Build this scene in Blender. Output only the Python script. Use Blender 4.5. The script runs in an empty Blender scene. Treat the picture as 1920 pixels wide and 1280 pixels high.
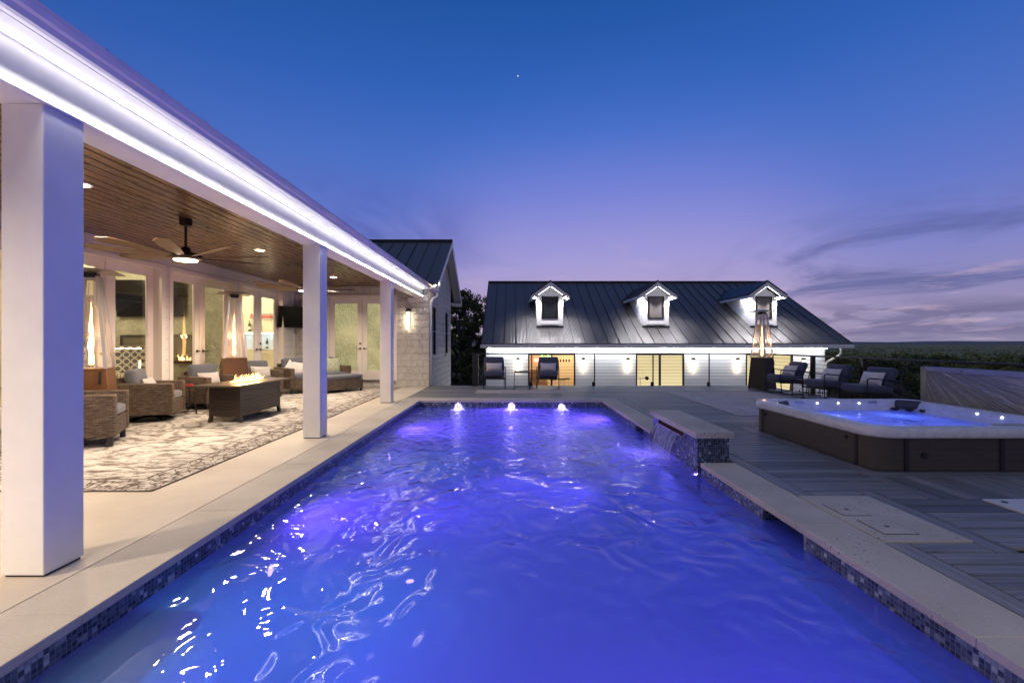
import bpy, math, random
import numpy as np
from mathutils import Vector, Matrix
random.seed(7); RNG = np.random.default_rng(7)
R = math.radians
S = bpy.context.scene
COL = S.collection
# ------------------------------------------------------------------ camera
CZ = 1.3; FPX = 853.0
cam = bpy.data.cameras.new('camera'); camo = bpy.data.objects.new('camera', cam); COL.objects.link(camo)
cam.sensor_fit = 'HORIZONTAL'; cam.sensor_width = 36; cam.lens = 36 * FPX / 1920
camo.location = (0, 0, CZ); camo.rotation_euler = (R(90), 0, 0)
cam.shift_x = 0.001; cam.shift_y = 0.001; cam.clip_start = 0.05; cam.clip_end = 9000
S.camera = camo
S.view_settings.view_transform = 'Standard'; S.view_settings.look = 'None'
S.view_settings.exposure = 0.2; S.view_settings.gamma = 1.0
S.render.engine = 'CYCLES'
cy = S.cycles
cy.use_denoising = True
try: cy.denoiser = 'OPENIMAGEDENOISE'; cy.denoising_input_passes = 'RGB_ALBEDO_NORMAL'; cy.denoising_prefilter = 'ACCURATE'
except Exception: pass
cy.max_bounces = 7; cy.diffuse_bounces = 3; cy.glossy_bounces = 4; cy.transmission_bounces = 4
cy.transparent_max_bounces = 24; cy.sample_clamp_indirect = 4; cy.sample_clamp_direct = 0
cy.caustics_reflective = False; cy.caustics_refractive = False; cy.use_light_tree = True
def G(px, py, z=0.0):
    Y = (CZ - z) * FPX / (py - 642); return ((px - 958) / FPX * Y, Y, z)
def lin(r, g, b):
    f = lambda c: c / 12.92 if c <= .04045 else ((c + .055) / 1.055) ** 2.4
    return (f(r / 255), f(g / 255), f(b / 255), 1)
# ------------------------------------------------------------------ node helpers
class NT:
    def __init__(s, nt): s.nt = nt
    def n(s, typ, ins=None, **props):
        nd = s.nt.nodes.new('ShaderNode' + typ)
        for k, v in props.items(): setattr(nd, k, v)
        for k, v in (ins or {}).items(): s.set(nd.inputs[k], v)
        return nd
    def set(s, sock, v):
        if isinstance(v, bpy.types.NodeSocket): s.nt.links.new(v, sock)
        elif isinstance(v, bpy.types.Node): s.nt.links.new(v.outputs[0], sock)
        else:
            if hasattr(sock.default_value, '__len__') and not hasattr(v, '__len__'): v = [v] * len(sock.default_value)
            if hasattr(sock.default_value, '__len__') and len(sock.default_value) == 3 and len(v) == 4: v = v[:3]
            if hasattr(sock.default_value, '__len__') and len(sock.default_value) == 4 and len(v) == 3: v = tuple(v) + (1,)
            sock.default_value = v
    def m(s, op, a, b=0.0, c=0.0, clamp=False):
        nd = s.n('Math', operation=op, use_clamp=clamp); s.set(nd.inputs[0], a); s.set(nd.inputs[1], b); s.set(nd.inputs[2], c); return nd.outputs[0]
    def vm(s, op, a, b=None):
        nd = s.n('VectorMath', operation=op); s.set(nd.inputs[0], a)
        if b is not None: s.set(nd.inputs[1], b)
        return nd.outputs['Value'] if op in ('DOT_PRODUCT', 'LENGTH', 'DISTANCE') else nd.outputs[0]
    def mix(s, f, a, b, bt='MIX'):
        nd = s.n('MixRGB', blend_type=bt); s.set(nd.inputs[0], f); s.set(nd.inputs[1], a); s.set(nd.inputs[2], b); return nd.outputs[0]
    def ramp(s, f, stops, interp='LINEAR'):
        nd = s.n('ValToRGB'); cr = nd.color_ramp; cr.interpolation = interp
        while len(cr.elements) < len(stops): cr.elements.new(0.5)
        for e, (p, c) in zip(cr.elements, stops):
            e.position = p; e.color = c if len(c) == 4 else tuple(c) + (1,)
        s.set(nd.inputs[0], f); return nd.outputs[0]
    def ss(s, x, a, b):
        nd = s.n('MapRange', interpolation_type='SMOOTHSTEP'); s.set(nd.inputs[0], x); s.set(nd.inputs[1], a); s.set(nd.inputs[2], b); return nd.outputs[0]
    def sep(s, v): return s.n('SeparateXYZ', {0: v}).outputs
    def com(s, x=0., y=0., z=0.): return s.n('CombineXYZ', {0: x, 1: y, 2: z}).outputs[0]
    def noise(s, v, sc=5, det=3, rough=.5, dist=0., out='Fac', d4=False):
        nd = s.n('TexNoise', {'Vector': v, 'Scale': sc, 'Detail': det, 'Roughness': rough, 'Distortion': dist}); return nd.outputs[out]
    def mul(s, v, k): return s.vm('MULTIPLY', v, k)
    def bump(s, h, st=.3, d=.01, nrm=None):
        nd = s.n('Bump', {'Height': h, 'Strength': st, 'Distance': d})
        if nrm is not None: s.set(nd.inputs['Normal'], nrm)
        return nd.outputs[0]
    def obj(s): return s.n('TexCoord').outputs['Object']
# box-projected coordinates in metres
BU = bpy.data.node_groups.new('BoxUV', 'ShaderNodeTree'); BU.interface.new_socket('UV', in_out='OUTPUT', socket_type='NodeSocketVector')
_t = NT(BU); _o = BU.nodes.new('NodeGroupOutput'); _tc = _t.n('TexCoord')
_p = _t.sep(_tc.outputs['Object']); _nn = _t.sep(_t.vm('ABSOLUTE', _tc.outputs['Normal']))
_top = _t.m('GREATER_THAN', _nn[2], .7); _sx = _t.m('GREATER_THAN', _nn[0], _nn[1])
_us = _t.m('ADD', _t.m('MULTIPLY', _p[1], _sx), _t.m('MULTIPLY', _p[0], _t.m('SUBTRACT', 1., _sx)))
_inv = _t.m('SUBTRACT', 1., _top)
_u = _t.m('ADD', _t.m('MULTIPLY', _p[0], _top), _t.m('MULTIPLY', _us, _inv))
_v = _t.m('ADD', _t.m('MULTIPLY', _p[1], _top), _t.m('MULTIPLY', _p[2], _inv))
BU.links.new(_t.com(_u, _v, 0.), _o.inputs[0])
def boxuv(t):
    g = t.nt.nodes.new('ShaderNodeGroup'); g.node_tree = BU; return g.outputs[0]
def mat(name, base=(.5, .5, .5), rough=.5, metal=0., fn=None, spec=None):
    m = bpy.data.materials.new(name); m.use_nodes = True; nt = m.node_tree; t = NT(nt)
    b = nt.nodes['Principled BSDF']; t.set(b.inputs['Base Color'], tuple(base)[:3] + (1,)); b.inputs['Roughness'].default_value = rough
    b.inputs['Metallic'].default_value = metal
    if spec is not None: b.inputs['Specular IOR Level'].default_value = spec
    if fn: fn(t, b)
    return m
def emit(name, col, st, fn=None):
    m = bpy.data.materials.new(name); m.use_nodes = True; nt = m.node_tree; t = NT(nt); nt.nodes.clear()
    e = t.n('Emission', {'Color': tuple(col)[:3] + (1,), 'Strength': st}); o = t.n('OutputMaterial'); nt.links.new(e.outputs[0], o.inputs[0])
    if fn: fn(t, e, o)
    return m
# ------------------------------------------------------------------ world: dusk sky (afterglow, thin cloud streaks)
W = bpy.data.worlds.new('World'); S.world = W; W.use_nodes = True; wt = NT(W.node_tree); W.node_tree.nodes.clear()
tc = wt.n('TexCoord'); d = wt.vm('NORMALIZE', tc.outputs['Generated']); dx, dy, dz = wt.sep(d)[:3]
glow = wt.vm('DOT_PRODUCT', d, Vector((.20, .975, .08)).normalized())       # 1 towards the afterglow
base = wt.ramp(dz, [(0.0, lin(140, 134, 164)), (.07, lin(146, 138, 178)), (.16, lin(126, 130, 194)), (.26, lin(96, 116, 194)), (.36, lin(72, 108, 190)), (.48, lin(48, 94, 178)), (.60, lin(32, 82, 158)), (.72, lin(52, 90, 158)), (1.0, lin(150, 152, 176))])
warm = wt.ramp(dz, [(0.0, lin(182, 164, 182)), (.07, lin(178, 160, 192)), (.18, lin(155, 149, 207)), (.30, lin(118, 128, 206)), (.42, lin(74, 110, 198)), (.60, lin(38, 90, 168)), (.72, lin(52, 92, 166)), (1.0, lin(150, 152, 176))])
gf = wt.ss(glow, .86, .995)
sky = wt.mix(gf, base, warm)
dark = wt.ss(glow, .2, .92)
sky = wt.mix(wt.m('MULTIPLY', wt.m('SUBTRACT', 1., dark), .55), sky, wt.mix(.55, sky, lin(18, 36, 84)))
# streaky clouds: noise in a stretched dome projection
den = wt.m('ADD', dz, .10)
cx_ = wt.m('DIVIDE', dx, den); cy_ = wt.m('DIVIDE', dy, den)
cv = wt.com(wt.m('MULTIPLY', cx_, .9), wt.m('MULTIPLY', cy_, .55), 0.)
n1 = wt.noise(cv, 1.1, 7, .62, .6); n2 = wt.noise(wt.vm('ADD', cv, (5.3, 2.1, 0)), .45, 3, .5)
low = wt.m('SUBTRACT', 1., wt.ss(dz, .12, .30))
side = wt.m('ADD', wt.ss(dx, .28, .62), wt.m('MULTIPLY', wt.m('SUBTRACT', 1., wt.ss(dx, -.55, -.02)), .5))
cl = wt.m('MULTIPLY', wt.m('MULTIPLY', wt.ss(n1, .44, .70), wt.ss(n2, .36, .55)), wt.m('MULTIPLY', low, wt.m('ADD', .22, side)), clamp=True)
cl = wt.m('MINIMUM', cl, .85)
cold = wt.ramp(dz, [(0.0, lin(112, 108, 146)), (.1, lin(98, 102, 152)), (.3, lin(58, 76, 150)), (1, lin(30, 50, 110))])
sky = wt.mix(cl, sky, cold)
bank = wt.noise(wt.com(wt.m('MULTIPLY', wt.m('DIVIDE', dx, wt.m('MAXIMUM', dy, .1)), 5.), wt.m('MULTIPLY', dz, 34.), 0.), 1.3, 6, .6, .5)
env = wt.m('MULTIPLY', wt.m('MULTIPLY', wt.ss(dz, .002, .02), wt.m('SUBTRACT', 1., wt.ss(dz, .045, .085))), wt.ss(dx, .34, .52))
sky = wt.mix(wt.m('MULTIPLY', wt.m('MULTIPLY', wt.ss(bank, .40, .56), env), .75), sky, lin(112, 106, 142))
lb = wt.m('MULTIPLY', wt.m('MULTIPLY', wt.ss(dz, .12, .2), wt.m('SUBTRACT', 1., wt.ss(dz, .24, .36))), wt.m('MULTIPLY', wt.m('SUBTRACT', 1., wt.ss(dx, -.25, .02)), wt.ss(n1, .34, .62)))
sky = wt.mix(wt.m('MULTIPLY', lb, .55), sky, lin(64, 76, 156))
lit = wt.m('MULTIPLY', wt.m('MULTIPLY', wt.ss(wt.noise(wt.vm('ADD', cv, (1.7, 9.1, 0)), 1.6, 6, .6, .4), .54, .68), wt.m('SUBTRACT', 1., wt.ss(dz, .05, .24))), .5)
sky = wt.mix(lit, sky, lin(196, 172, 190))
star = wt.m('GREATER_THAN', wt.vm('DOT_PRODUCT', d, Vector(((971 - 958) / FPX, 1, 499 / FPX)).normalized()), math.cos(.0009))
sky = wt.mix(star, sky, (1.2, 1.2, 1.2, 1))
below = wt.ss(dz, -.02, 0.); sky = wt.mix(below, lin(30, 32, 34), sky)
behind = wt.m('SUBTRACT', 1., wt.ss(dy, -.75, -.05)); sky = wt.mix(wt.m('MULTIPLY', behind, .5), sky, lin(170, 166, 178))
below = wt.ss(dz, -.02, 0.); sky = wt.mix(below, lin(30, 32, 34), sky)
bg = wt.n('Background', {'Color': sky, 'Strength': .95}); wo = wt.n('OutputWorld'); W.node_tree.links.new(bg.outputs[0], wo.inputs[0])
try: W.cycles.sampling_method = 'MANUAL'; W.cycles.sample_map_resolution = 512
except Exception: pass
# ------------------------------------------------------------------ mesh builder
class MB:
    def __init__(s): s.v = []; s.f = []
    def add(s, vs, fs):
        k = len(s.v); s.v += [tuple(p) for p in vs]; s.f += [tuple(i + k for i in f) for f in fs]; return s
    def box(s, x0, x1, y0, y1, z0, z1):
        return s.add([(x0, y0, z0), (x1, y0, z0), (x1, y1, z0), (x0, y1, z0), (x0, y0, z1), (x1, y0, z1), (x1, y1, z1), (x0, y1, z1)],
                     [(0, 3, 2, 1), (4, 5, 6, 7), (0, 1, 5, 4), (1, 2, 6, 5), (2, 3, 7, 6), (3, 0, 4, 7)])
    def cbox(s, c, d, M=None):
        a = [Vector((sx * d[0] / 2, sy * d[1] / 2, sz * d[2] / 2)) for sz in (-1, 1) for sx, sy in ((-1, -1), (1, -1), (1, 1), (-1, 1))]
        if M is not None: a = [M @ p for p in a]
        return s.add([p + Vector(c) for p in a], [(0, 3, 2, 1), (4, 5, 6, 7), (0, 1, 5, 4), (1, 2, 6, 5), (2, 3, 7, 6), (3, 0, 4, 7)])
    def prism(s, poly, ax, a, b):
        def P(p, t):
            return {'x': (t, p[0], p[1]), 'y': (p[0], t, p[1]), 'z': (p[0], p[1], t)}[ax]
        n = len(poly)
        return s.add([P(p, a) for p in poly] + [P(p, b) for p in poly],
                     [tuple(range(n)), tuple(range(2 * n - 1, n - 1, -1))] + [(i, i + n, (i + 1) % n + n, (i + 1) % n) for i in range(n)])
    def tube(s, pts, r, n=8, cap=True):
        pts = [Vector(p) for p in pts]; rs = r if hasattr(r, '__len__') else [r] * len(pts); vs = []; fs = []
        up0 = None
        for i, p in enumerate(pts):
            t = (pts[min(i + 1, len(pts) - 1)] - pts[max(i - 1, 0)]).normalized()
            if up0 is None: up0 = Vector((0, 0, 1)) if abs(t.z) < .9 else Vector((1, 0, 0))
            a = t.cross(up0).normalized(); b = t.cross(a).normalized(); up0 = -b if b.length else up0
            for k in range(n):
                q = 2 * math.pi * k / n; vs.append(p + (a * math.cos(q) + b * math.sin(q)) * rs[i])
        for i in range(len(pts) - 1):
            for k in range(n): fs.append((i * n + k, i * n + (k + 1) % n, (i + 1) * n + (k + 1) % n, (i + 1) * n + k))
        if cap: fs += [tuple(range(n - 1, -1, -1)), tuple(range((len(pts) - 1) * n, len(pts) * n))]
        return s.add(vs, fs)
    def bar(s, a, b, w, h=None):
        a = Vector(a); b = Vector(b); h = h or w; t = b - a; L = t.length; t.normalize()
        up = Vector((0, 0, 1)) if abs(t.z) < .95 else Vector((0, 1, 0))
        x = t.cross(up).normalized(); y = x.cross(t).normalized()
        vs = [a + (t * L if e else Vector()) + x * sx * w / 2 + y * sy * h / 2 for e in (0, 1) for sx, sy in ((-1, -1), (1, -1), (1, 1), (-1, 1))]
        return s.add(vs, [(0, 3, 2, 1), (4, 5, 6, 7), (0, 1, 5, 4), (1, 2, 6, 5), (2, 3, 7, 6), (3, 0, 4, 7)])
    def lathe(s, prof, c=(0, 0, 0), n=20):
        vs = [(c[0] + r * math.cos(2 * math.pi * k / n), c[1] + r * math.sin(2 * math.pi * k / n), c[2] + z) for r, z in prof for k in range(n)]
        fs = [(i * n + k, i * n + (k + 1) % n, (i + 1) * n + (k + 1) % n, (i + 1) * n + k) for i in range(len(prof) - 1) for k in range(n)]
        fs += [tuple(range(n - 1, -1, -1)), tuple(range((len(prof) - 1) * n, len(prof) * n))]
        return s.add(vs, fs)
    def rbox(s, c, d, r=.04, n=8, bulge=0., M=None, jit=0.):
        """soft cushion: rounded box, big faces bulging"""
        hx, hy, hz = d[0] / 2, d[1] / 2, d[2] / 2; r = min(r, hx, hy, hz)
        idx = {}; vs = []; fs = []
        def pt(i, j, k):
            key = (i, j, k)
            if key in idx: return idx[key]
            q = Vector(((2 * i / n - 1), (2 * j / n - 1), (2 * k / n - 1)))
            p = Vector((q.x * hx, q.y * hy, q.z * hz))
            inn = Vector((max(-hx + r, min(hx - r, p.x)), max(-hy + r, min(hy - r, p.y)), max(-hz + r, min(hz - r, p.z))))
            e = p - inn
            if e.length > 1e-9: p = inn + e.normalized() * r
            dm = min(range(3), key=lambda a: (hx, hy, hz)[a]); o = [a for a in range(3) if a != dm]
            p[dm] += bulge * q[dm] * (1 - q[o[0]] ** 2) * (1 - q[o[1]] ** 2)
            if jit: p += Vector((math.sin(p.x * 31 + p.z * 17), math.sin(p.y * 29 + p.x * 13), math.sin(p.z * 23 + p.y * 19))) * jit
            if M is not None: p = M @ p
            idx[key] = len(vs); vs.append(p + Vector(c)); return idx[key]
        for a in range(n):
            for b in range(n):
                fs += [(pt(a, b, 0), pt(a, b + 1, 0), pt(a + 1, b + 1, 0), pt(a + 1, b, 0)), (pt(a, b, n), pt(a + 1, b, n), pt(a + 1, b + 1, n), pt(a, b + 1, n)),
                       (pt(a, 0, b), pt(a + 1, 0, b), pt(a + 1, 0, b + 1), pt(a, 0, b + 1)), (pt(a, n, b), pt(a, n, b + 1), pt(a + 1, n, b + 1), pt(a + 1, n, b)),
                       (pt(0, a, b), pt(0, a, b + 1), pt(0, a + 1, b + 1), pt(0, a + 1, b)), (pt(n, a, b), pt(n, a + 1, b), pt(n, a + 1, b + 1), pt(n, a, b + 1))]
        return s.add(vs, fs)
    def pillow(s, c, w, h, t, M=None, n=12):
        """throw pillow: pinched corners, local x width, z height, y thickness"""
        vs = []; fs = []
        for sd in (1, -1):
            for j in range(n + 1):
                for i in range(n + 1):
                    u = 2 * i / n - 1; v = 2 * j / n - 1
                    k = 1 - .07 * (1 - abs(u) ** 2) * abs(v) ** 2 ; k2 = 1 - .07 * (1 - abs(v) ** 2) * abs(u) ** 2
                    th = t / 2 * max(0, (1 - abs(u) ** 2.5) * (1 - abs(v) ** 2.5)) ** .5
                    p = Vector((u * w / 2 * k2, sd * th, v * h / 2 * k))
                    if M is not None: p = M @ p
                    vs.append(p + Vector(c))
        N = (n + 1) ** 2
        for j in range(n):
            for i in range(n):
                a = j * (n + 1) + i; q = (a, a + 1, a + n + 2, a + n + 1); fs.append(q[::-1]); fs.append(tuple(x + N for x in q))
        return s.add(vs, fs)
    def build(s, name, m, parent=None, smooth=False, bevel=0., world=False):
        me = bpy.data.meshes.new(name); me.from_pydata(s.v, [], s.f); me.update()
        if m is not None: me.materials.append(m)
        if smooth: me.polygons.foreach_set('use_smooth', [True] * len(me.polygons))
        o = bpy.data.objects.new(name, me); COL.objects.link(o)
        if parent is not None:
            o.parent = parent
            if world:
                q = parent; off = Vector()
                while q is not None: off += q.location; q = q.parent
                o.location = -off
        if bevel:
            b = o.modifiers.new('bevel', 'BEVEL'); b.width = bevel; b.segments = 2; b.limit_method = 'ANGLE'
            b.harden_normals = False
        return o
def tag(o, label=None, cat=None, group=None, kind=None):
    if label: o['label'] = label
    if cat: o['category'] = cat
    if group: o['group'] = group
    if kind: o['kind'] = kind
    return o
def thing(name, label, cat, loc=(0, 0, 0), rz=0., group=None, scale=1.):
    o = bpy.data.objects.new(name, None); COL.objects.link(o); o.location = loc; o.rotation_euler = (0, 0, rz); o.scale = (scale,) * 3
    o.empty_display_size = .1
    return tag(o, label, cat, group)
def copy_tree(o, parent=None):
    c = o.copy(); COL.objects.link(c); c.parent = parent
    for ch in [x for x in o.children]: copy_tree(ch, c)
    return c
def dup(o, label, loc, rz=None, scale=None):
    c = copy_tree(o); c['label'] = label; c.location = loc
    if rz is not None: c.rotation_euler = (0, 0, rz)
    if scale is not None: c.scale = (scale,) * 3
    return c
def face(fx, fy): return math.atan2(fx, -fy)
def lamp(name, typ, loc, power, col, size=.1, rot=None, **kw):
    l = bpy.data.lights.new(name, typ); l.energy = power; l.color = col[:3]
    if typ in ('POINT', 'SPOT'): l.shadow_soft_size = size
    if typ == 'AREA': l.size = size
    for k, v in kw.items(): setattr(l, k, v)
    o = bpy.data.objects.new(name, l); COL.objects.link(o); o.location = loc
    if rot: o.rotation_euler = rot
    return o
WARM = (1, .62, .28); WARM2 = (1, .81, .60); COOL = (.86, .9, 1.0); VIOLET = (.20, .085, 1.0)
# ================================================================== materials
def f_wood_paint(t, b):
    o = t.obj(); g = t.noise(t.mul(o, (45, 45, 2.2)), 1, 5, .65, .8)
    b_ = t.noise(o, 2.2, 4, .6)
    t.set(b.inputs['Base Color'], t.mix(t.ss(b_, .3, .75), (.80, .79, .77, 1), (.72, .71, .69, 1)))
    t.set(b.inputs['Normal'], t.bump(g, .35, .004))
PLP = 165
M_paint = mat('white_timber_paint', (.78, .77, .75), .5, fn=f_wood_paint)
M_trim = mat('white_trim', (.78, .77, .76), .45)
def f_lap(pitch, col, bumpst=.9):
    def f(t, b):
        uv = boxuv(t); v = t.sep(uv)[1]; fr = t.m('FRACT', t.m('DIVIDE', v, pitch))
        gap = t.m('LESS_THAN', fr, .035)
        h = t.m('SUBTRACT', 1.0, fr)
        g = t.noise(t.mul(uv, (3, 60, 1)), 1, 4, .6)
        c = t.mix(t.m('MULTIPLY', t.noise(t.obj(), 1.3, 4, .6), .25), col, tuple(x * .78 for x in col[:3]) + (1,))
        t.set(b.inputs['Base Color'], t.mix(t.m('MULTIPLY', gap, .6), c, (.12, .12, .13, 1)))
        n = t.bump(g, .15, .002)
        t.set(b.inputs['Normal'], t.bump(h, bumpst, .012, n))
    return f
M_siding = mat('white_lap_siding', rough=.55, fn=f_lap(.195, (.72, .70, .69, 1)))
M_gsiding = mat('guest_lap_siding', rough=.5, fn=f_lap(.18, (.80, .82, .84, 1), .35))
def f_planks(t, b):
    o = t.obj(); x, y, z = t.sep(o)[:3]
    w = .145; k = t.m('DIVIDE', x, w); idx = t.m('FLOOR', k); fr = t.m('FRACT', k)
    rnd = t.n('TexWhiteNoise', {'W': idx}, noise_dimensions='1D').outputs['Value']
    yy = t.m('ADD', y, t.m('MULTIPLY', rnd, 7.0))
    gv = t.com(t.m('MULTIPLY', x, 22), t.m('MULTIPLY', yy, 1.3), rnd)
    g = t.noise(gv, 1.6, 6, .62, 1.2); kn = t.n('TexVoronoi', {'Vector': t.com(t.m('MULTIPLY', x, 9), t.m('MULTIPLY', yy, 1.1), idx), 'Scale': 1.0}).outputs['Distance']
    c = t.ramp(g, [(.25, (.075, .034, .013, 1)), (.5, (.15, .074, .029, 1)), (.75, (.23, .12, .048, 1))])
    c = t.mix(t.m('MULTIPLY', rnd, .5), c, (.10, .045, .02, 1))
    c = t.mix(t.m('SUBTRACT', 1., t.ss(kn, .02, .10)), c, (.03, .014, .007, 1))
    gap = t.m('GREATER_THAN', t.m('ABSOLUTE', t.m('SUBTRACT', fr, .5)), .44)
    t.set(b.inputs['Base Color'], t.mix(gap, c, (.006, .003, .002, 1)))
    t.set(b.inputs['Roughness'], t.m('ADD', .20, t.m('MULTIPLY', g, .16)))
    t.set(b.inputs['Normal'], t.bump(t.m('SUBTRACT', 1., gap), .5, .006, t.bump(g, .12, .003)))
M_ceil = mat('stained_ceiling_boards', rough=.3, fn=f_planks)
def f_stone(t, b):
    uv = boxuv(t); o = t.obj()
    wob = t.noise(o, 2.5, 2, .5, out='Color')
    uvw = t.vm('ADD', uv, t.mul(t.vm('SUBTRACT', wob, (.5, .5, .5)), (.07, .05, 0)))
    br = t.n('TexBrick', {'Vector': uvw, 'Color1': (1, 1, 1, 1), 'Color2': (0, 0, 0, 1), 'Mortar': (.5, .5, .5, 1), 'Scale': 1., 'Mortar Size': .011, 'Mortar Smooth': .3, 'Bias': 0., 'Brick Width': .52, 'Row Height': .195}, offset=.43, squash=.7, squash_frequency=2)
    rnd = br.outputs['Color']; mo = br.outputs['Fac']
    n = t.noise(o, 7, 7, .62, .5); n2 = t.noise(o, 1.7, 3, .6)
    c = t.ramp(n, [(.25, (.48, .45, .41, 1)), (.5, (.66, .64, .60, 1)), (.8, (.78, .76, .73, 1))])
    c = t.mix(t.m('MULTIPLY', t.sep(rnd)[0], .28), c, (.54, .49, .42, 1))
    c = t.mix(t.m('MULTIPLY', t.ss(n2, .45, .7), .3), c, (.42, .38, .33, 1))
    t.set(b.inputs['Base Color'], t.mix(t.m('MULTIPLY', mo, .7), c, (.48, .45, .41, 1)))
    hh = t.m('ADD', t.m('MULTIPLY', t.m('SUBTRACT', 1., mo), .7), t.m('ADD', t.m('MULTIPLY', n, .9), t.m('MULTIPLY', t.sep(rnd)[0], .35)))
    t.set(b.inputs['Normal'], t.bump(hh, 1., .09))
M_stone = mat('split_face_limestone', rough=.85, fn=f_stone)
def f_metalroof(t, b):
    o = t.obj(); x = t.sep(o)[0]
    rib = t.m('SINE', t.m('MULTIPLY', x, 2 * math.pi / .062))
    n = t.noise(t.mul(o, (1, .5, .5)), 2, 4, .6)
    t.set(b.inputs['Base Color'], t.mix(n, (.055, .054, .057, 1), (.085, .082, .084, 1)))
    t.set(b.inputs['Roughness'], t.m('ADD', .30, t.m('MULTIPLY', n, .18)))
    t.set(b.inputs['Normal'], t.bump(rib, .6, .006, t.bump(t.noise(o, 1.4, 2), .2, .02)))
M_roof = mat('charcoal_standing_seam', metal=.3, rough=.36, fn=f_metalroof)
M_seam = mat('charcoal_metal', (.05, .052, .058), .4, .6)
def f_gutter(t, b):
    o = t.obj(); y = t.sep(o)[1]
    rib = t.m('POWER', t.m('ABSOLUTE', t.m('SINE', t.m('MULTIPLY', y, math.pi / .075))), .3)
    t.set(b.inputs['Normal'], t.bump(t.m('ADD', rib, t.noise(t.mul(o, (1, 3, 1)), 6, 2)), .25, .002))
M_gutter = mat('white_gutter_enamel', (.72, .70, .78), .32, fn=f_gutter)
def f_glass(t, b, tint=(.97, .98, .97), ior=1.5, bm=None, rough=0.0):
    nt = t.nt; nt.nodes.remove(b)
    tr = t.n('BsdfTransparent', {'Color': tint}); gl = t.n('BsdfGlossy', {'Roughness': rough, 'Color': (1, 1, 1, 1)}); fr = t.n('Fresnel', {'IOR': t.m('ADD', ior, t.m('MULTIPLY', t.n('NewGeometry').outputs['Backfacing'], 1 / ior - ior))})
    mx = t.n('MixShader', {0: fr.outputs[0], 1: tr.outputs[0], 2: gl.outputs[0]})
    if bm: 
        nn = bm(t); t.set(gl.inputs['Normal'], nn); t.set(fr.inputs['Normal'], nn)
    nt.links.new(mx.outputs[0], nt.nodes['Material Output'].inputs[0])
M_glass = mat('window_glass', fn=lambda t, b: f_glass(t, b))
M_glassd = mat('dark_tinted_glass', (.01, .011, .014), .06)
def f_marble(t, b):
    o = t.obj(); w = t.noise(o, 1.3, 4, .6, out='Color')
    v = t.vm('ADD', o, t.mul(w, (.5, .5, .5)))
    vein = t.n('TexVoronoi', {'Vector': t.mul(v, (1.6, 1, 1.1)), 'Scale': 3.4}, feature='DISTANCE_TO_EDGE').outputs['Distance']
    v2 = t.n('TexVoronoi', {'Vector': t.mul(v, (3.2, 1, 2.1)), 'Scale': 3.}, feature='DISTANCE_TO_EDGE').outputs['Distance']
    n = t.noise(v, 3, 6, .65)
    c = t.ramp(n, [(.3, (.17, .17, .13, 1)), (.7, (.31, .31, .25, 1))])
    c = t.mix(t.m('MULTIPLY', t.m('SUBTRACT', 1., t.ss(vein, 0., .022)), .45), c, (.62, .60, .50, 1))
    c = t.mix(t.m('MULTIPLY', t.m('SUBTRACT', 1., t.ss(v2, 0., .02)), .3), c, (.6, .58, .48, 1))
    t.set(b.inputs['Base Color'], c)
M_marble = mat('grey_marble', rough=.18, fn=f_marble)
def f_plaster(c1):
    def f(t, b):
        o = t.obj(); t.set(b.inputs['Base Color'], t.mix(t.noise(o, 3, 4), c1, tuple(x * .93 for x in c1[:3]) + (1,)))
        t.set(b.inputs['Normal'], t.bump(t.noise(o, 60, 3), .1, .002))
    return f
M_cream = mat('cream_plaster', rough=.7, fn=f_plaster((.78, .72, .56, 1)))
M_black = mat('black_metal', (.012, .012, .013), .38, .3)
M_blackp = mat('black_plastic', (.015, .015, .016), .5)
M_bronze = mat('dark_bronze', (.055, .038, .028), .35, .7)
M_screen = mat('television_screen', (.002, .002, .0025), .3, spec=.15)
M_nickel = mat('brushed_nickel', (.5, .49, .47), .3, 1.)
E_led = emit('led_strip_light', (1., .97, .95), 5.2)
E_led2 = emit('beam_led_light', (1., .97, .95), 30)
E_warm = emit('warm_bulb', (1, .72, .42), 14)
E_sconce = emit('sconce_tube_light', (1, .82, .56), 15)
def f_concrete(t, b):
    o = t.obj(); n = t.noise(o, 1.2, 6, .62); f2 = t.noise(o, 40, 3, .6); n3 = t.noise(o, .45, 3, .5)
    c = t.ramp(n, [(.3, (.46, .40, .33, 1)), (.7, (.60, .54, .46, 1))]); c = t.mix(t.m('MULTIPLY', f2, .15), c, (.34, .30, .26, 1))
    c = t.mix(t.m('MULTIPLY', t.ss(n3, .45, .65), .25), c, (.66, .62, .56, 1))
    t.set(b.inputs['Base Color'], c); t.set(b.inputs['Normal'], t.bump(t.m('ADD', f2, n), .15, .004))
    t.set(b.inputs['Roughness'], t.m('ADD', .5, t.m('MULTIPLY', n, .25)))
M_patio = mat('sandblasted_limestone', fn=f_concrete)
# ================================================================== HOUSE
house = thing('house', 'long white patio house on the left with wooden porch ceiling and stone end wing', 'house', (-6, 5, 0))
def H(mb, name, m, parent=house, label=None, **k):
    o = mb.build(name, m, parent, world=True, **k)
    if label: o['label'] = label
    return o
Y0 = -4.5; YE = 13.43; XW = -6.38; XB1 = -2.585; XB0 = -2.82
# columns
for yc in (-1.13, 2.515, 6.16, 9.79):
    mb = MB().box(XB0, XB1, yc, yc + .24, .012, 2.62)
    c = H(mb, 'column', M_paint, bevel=.006)
    H(MB().box(XB0 + .012, XB1 - .012, yc + .012, yc + .228, 0., .012), 'column_base', M_blackp, c)
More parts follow.
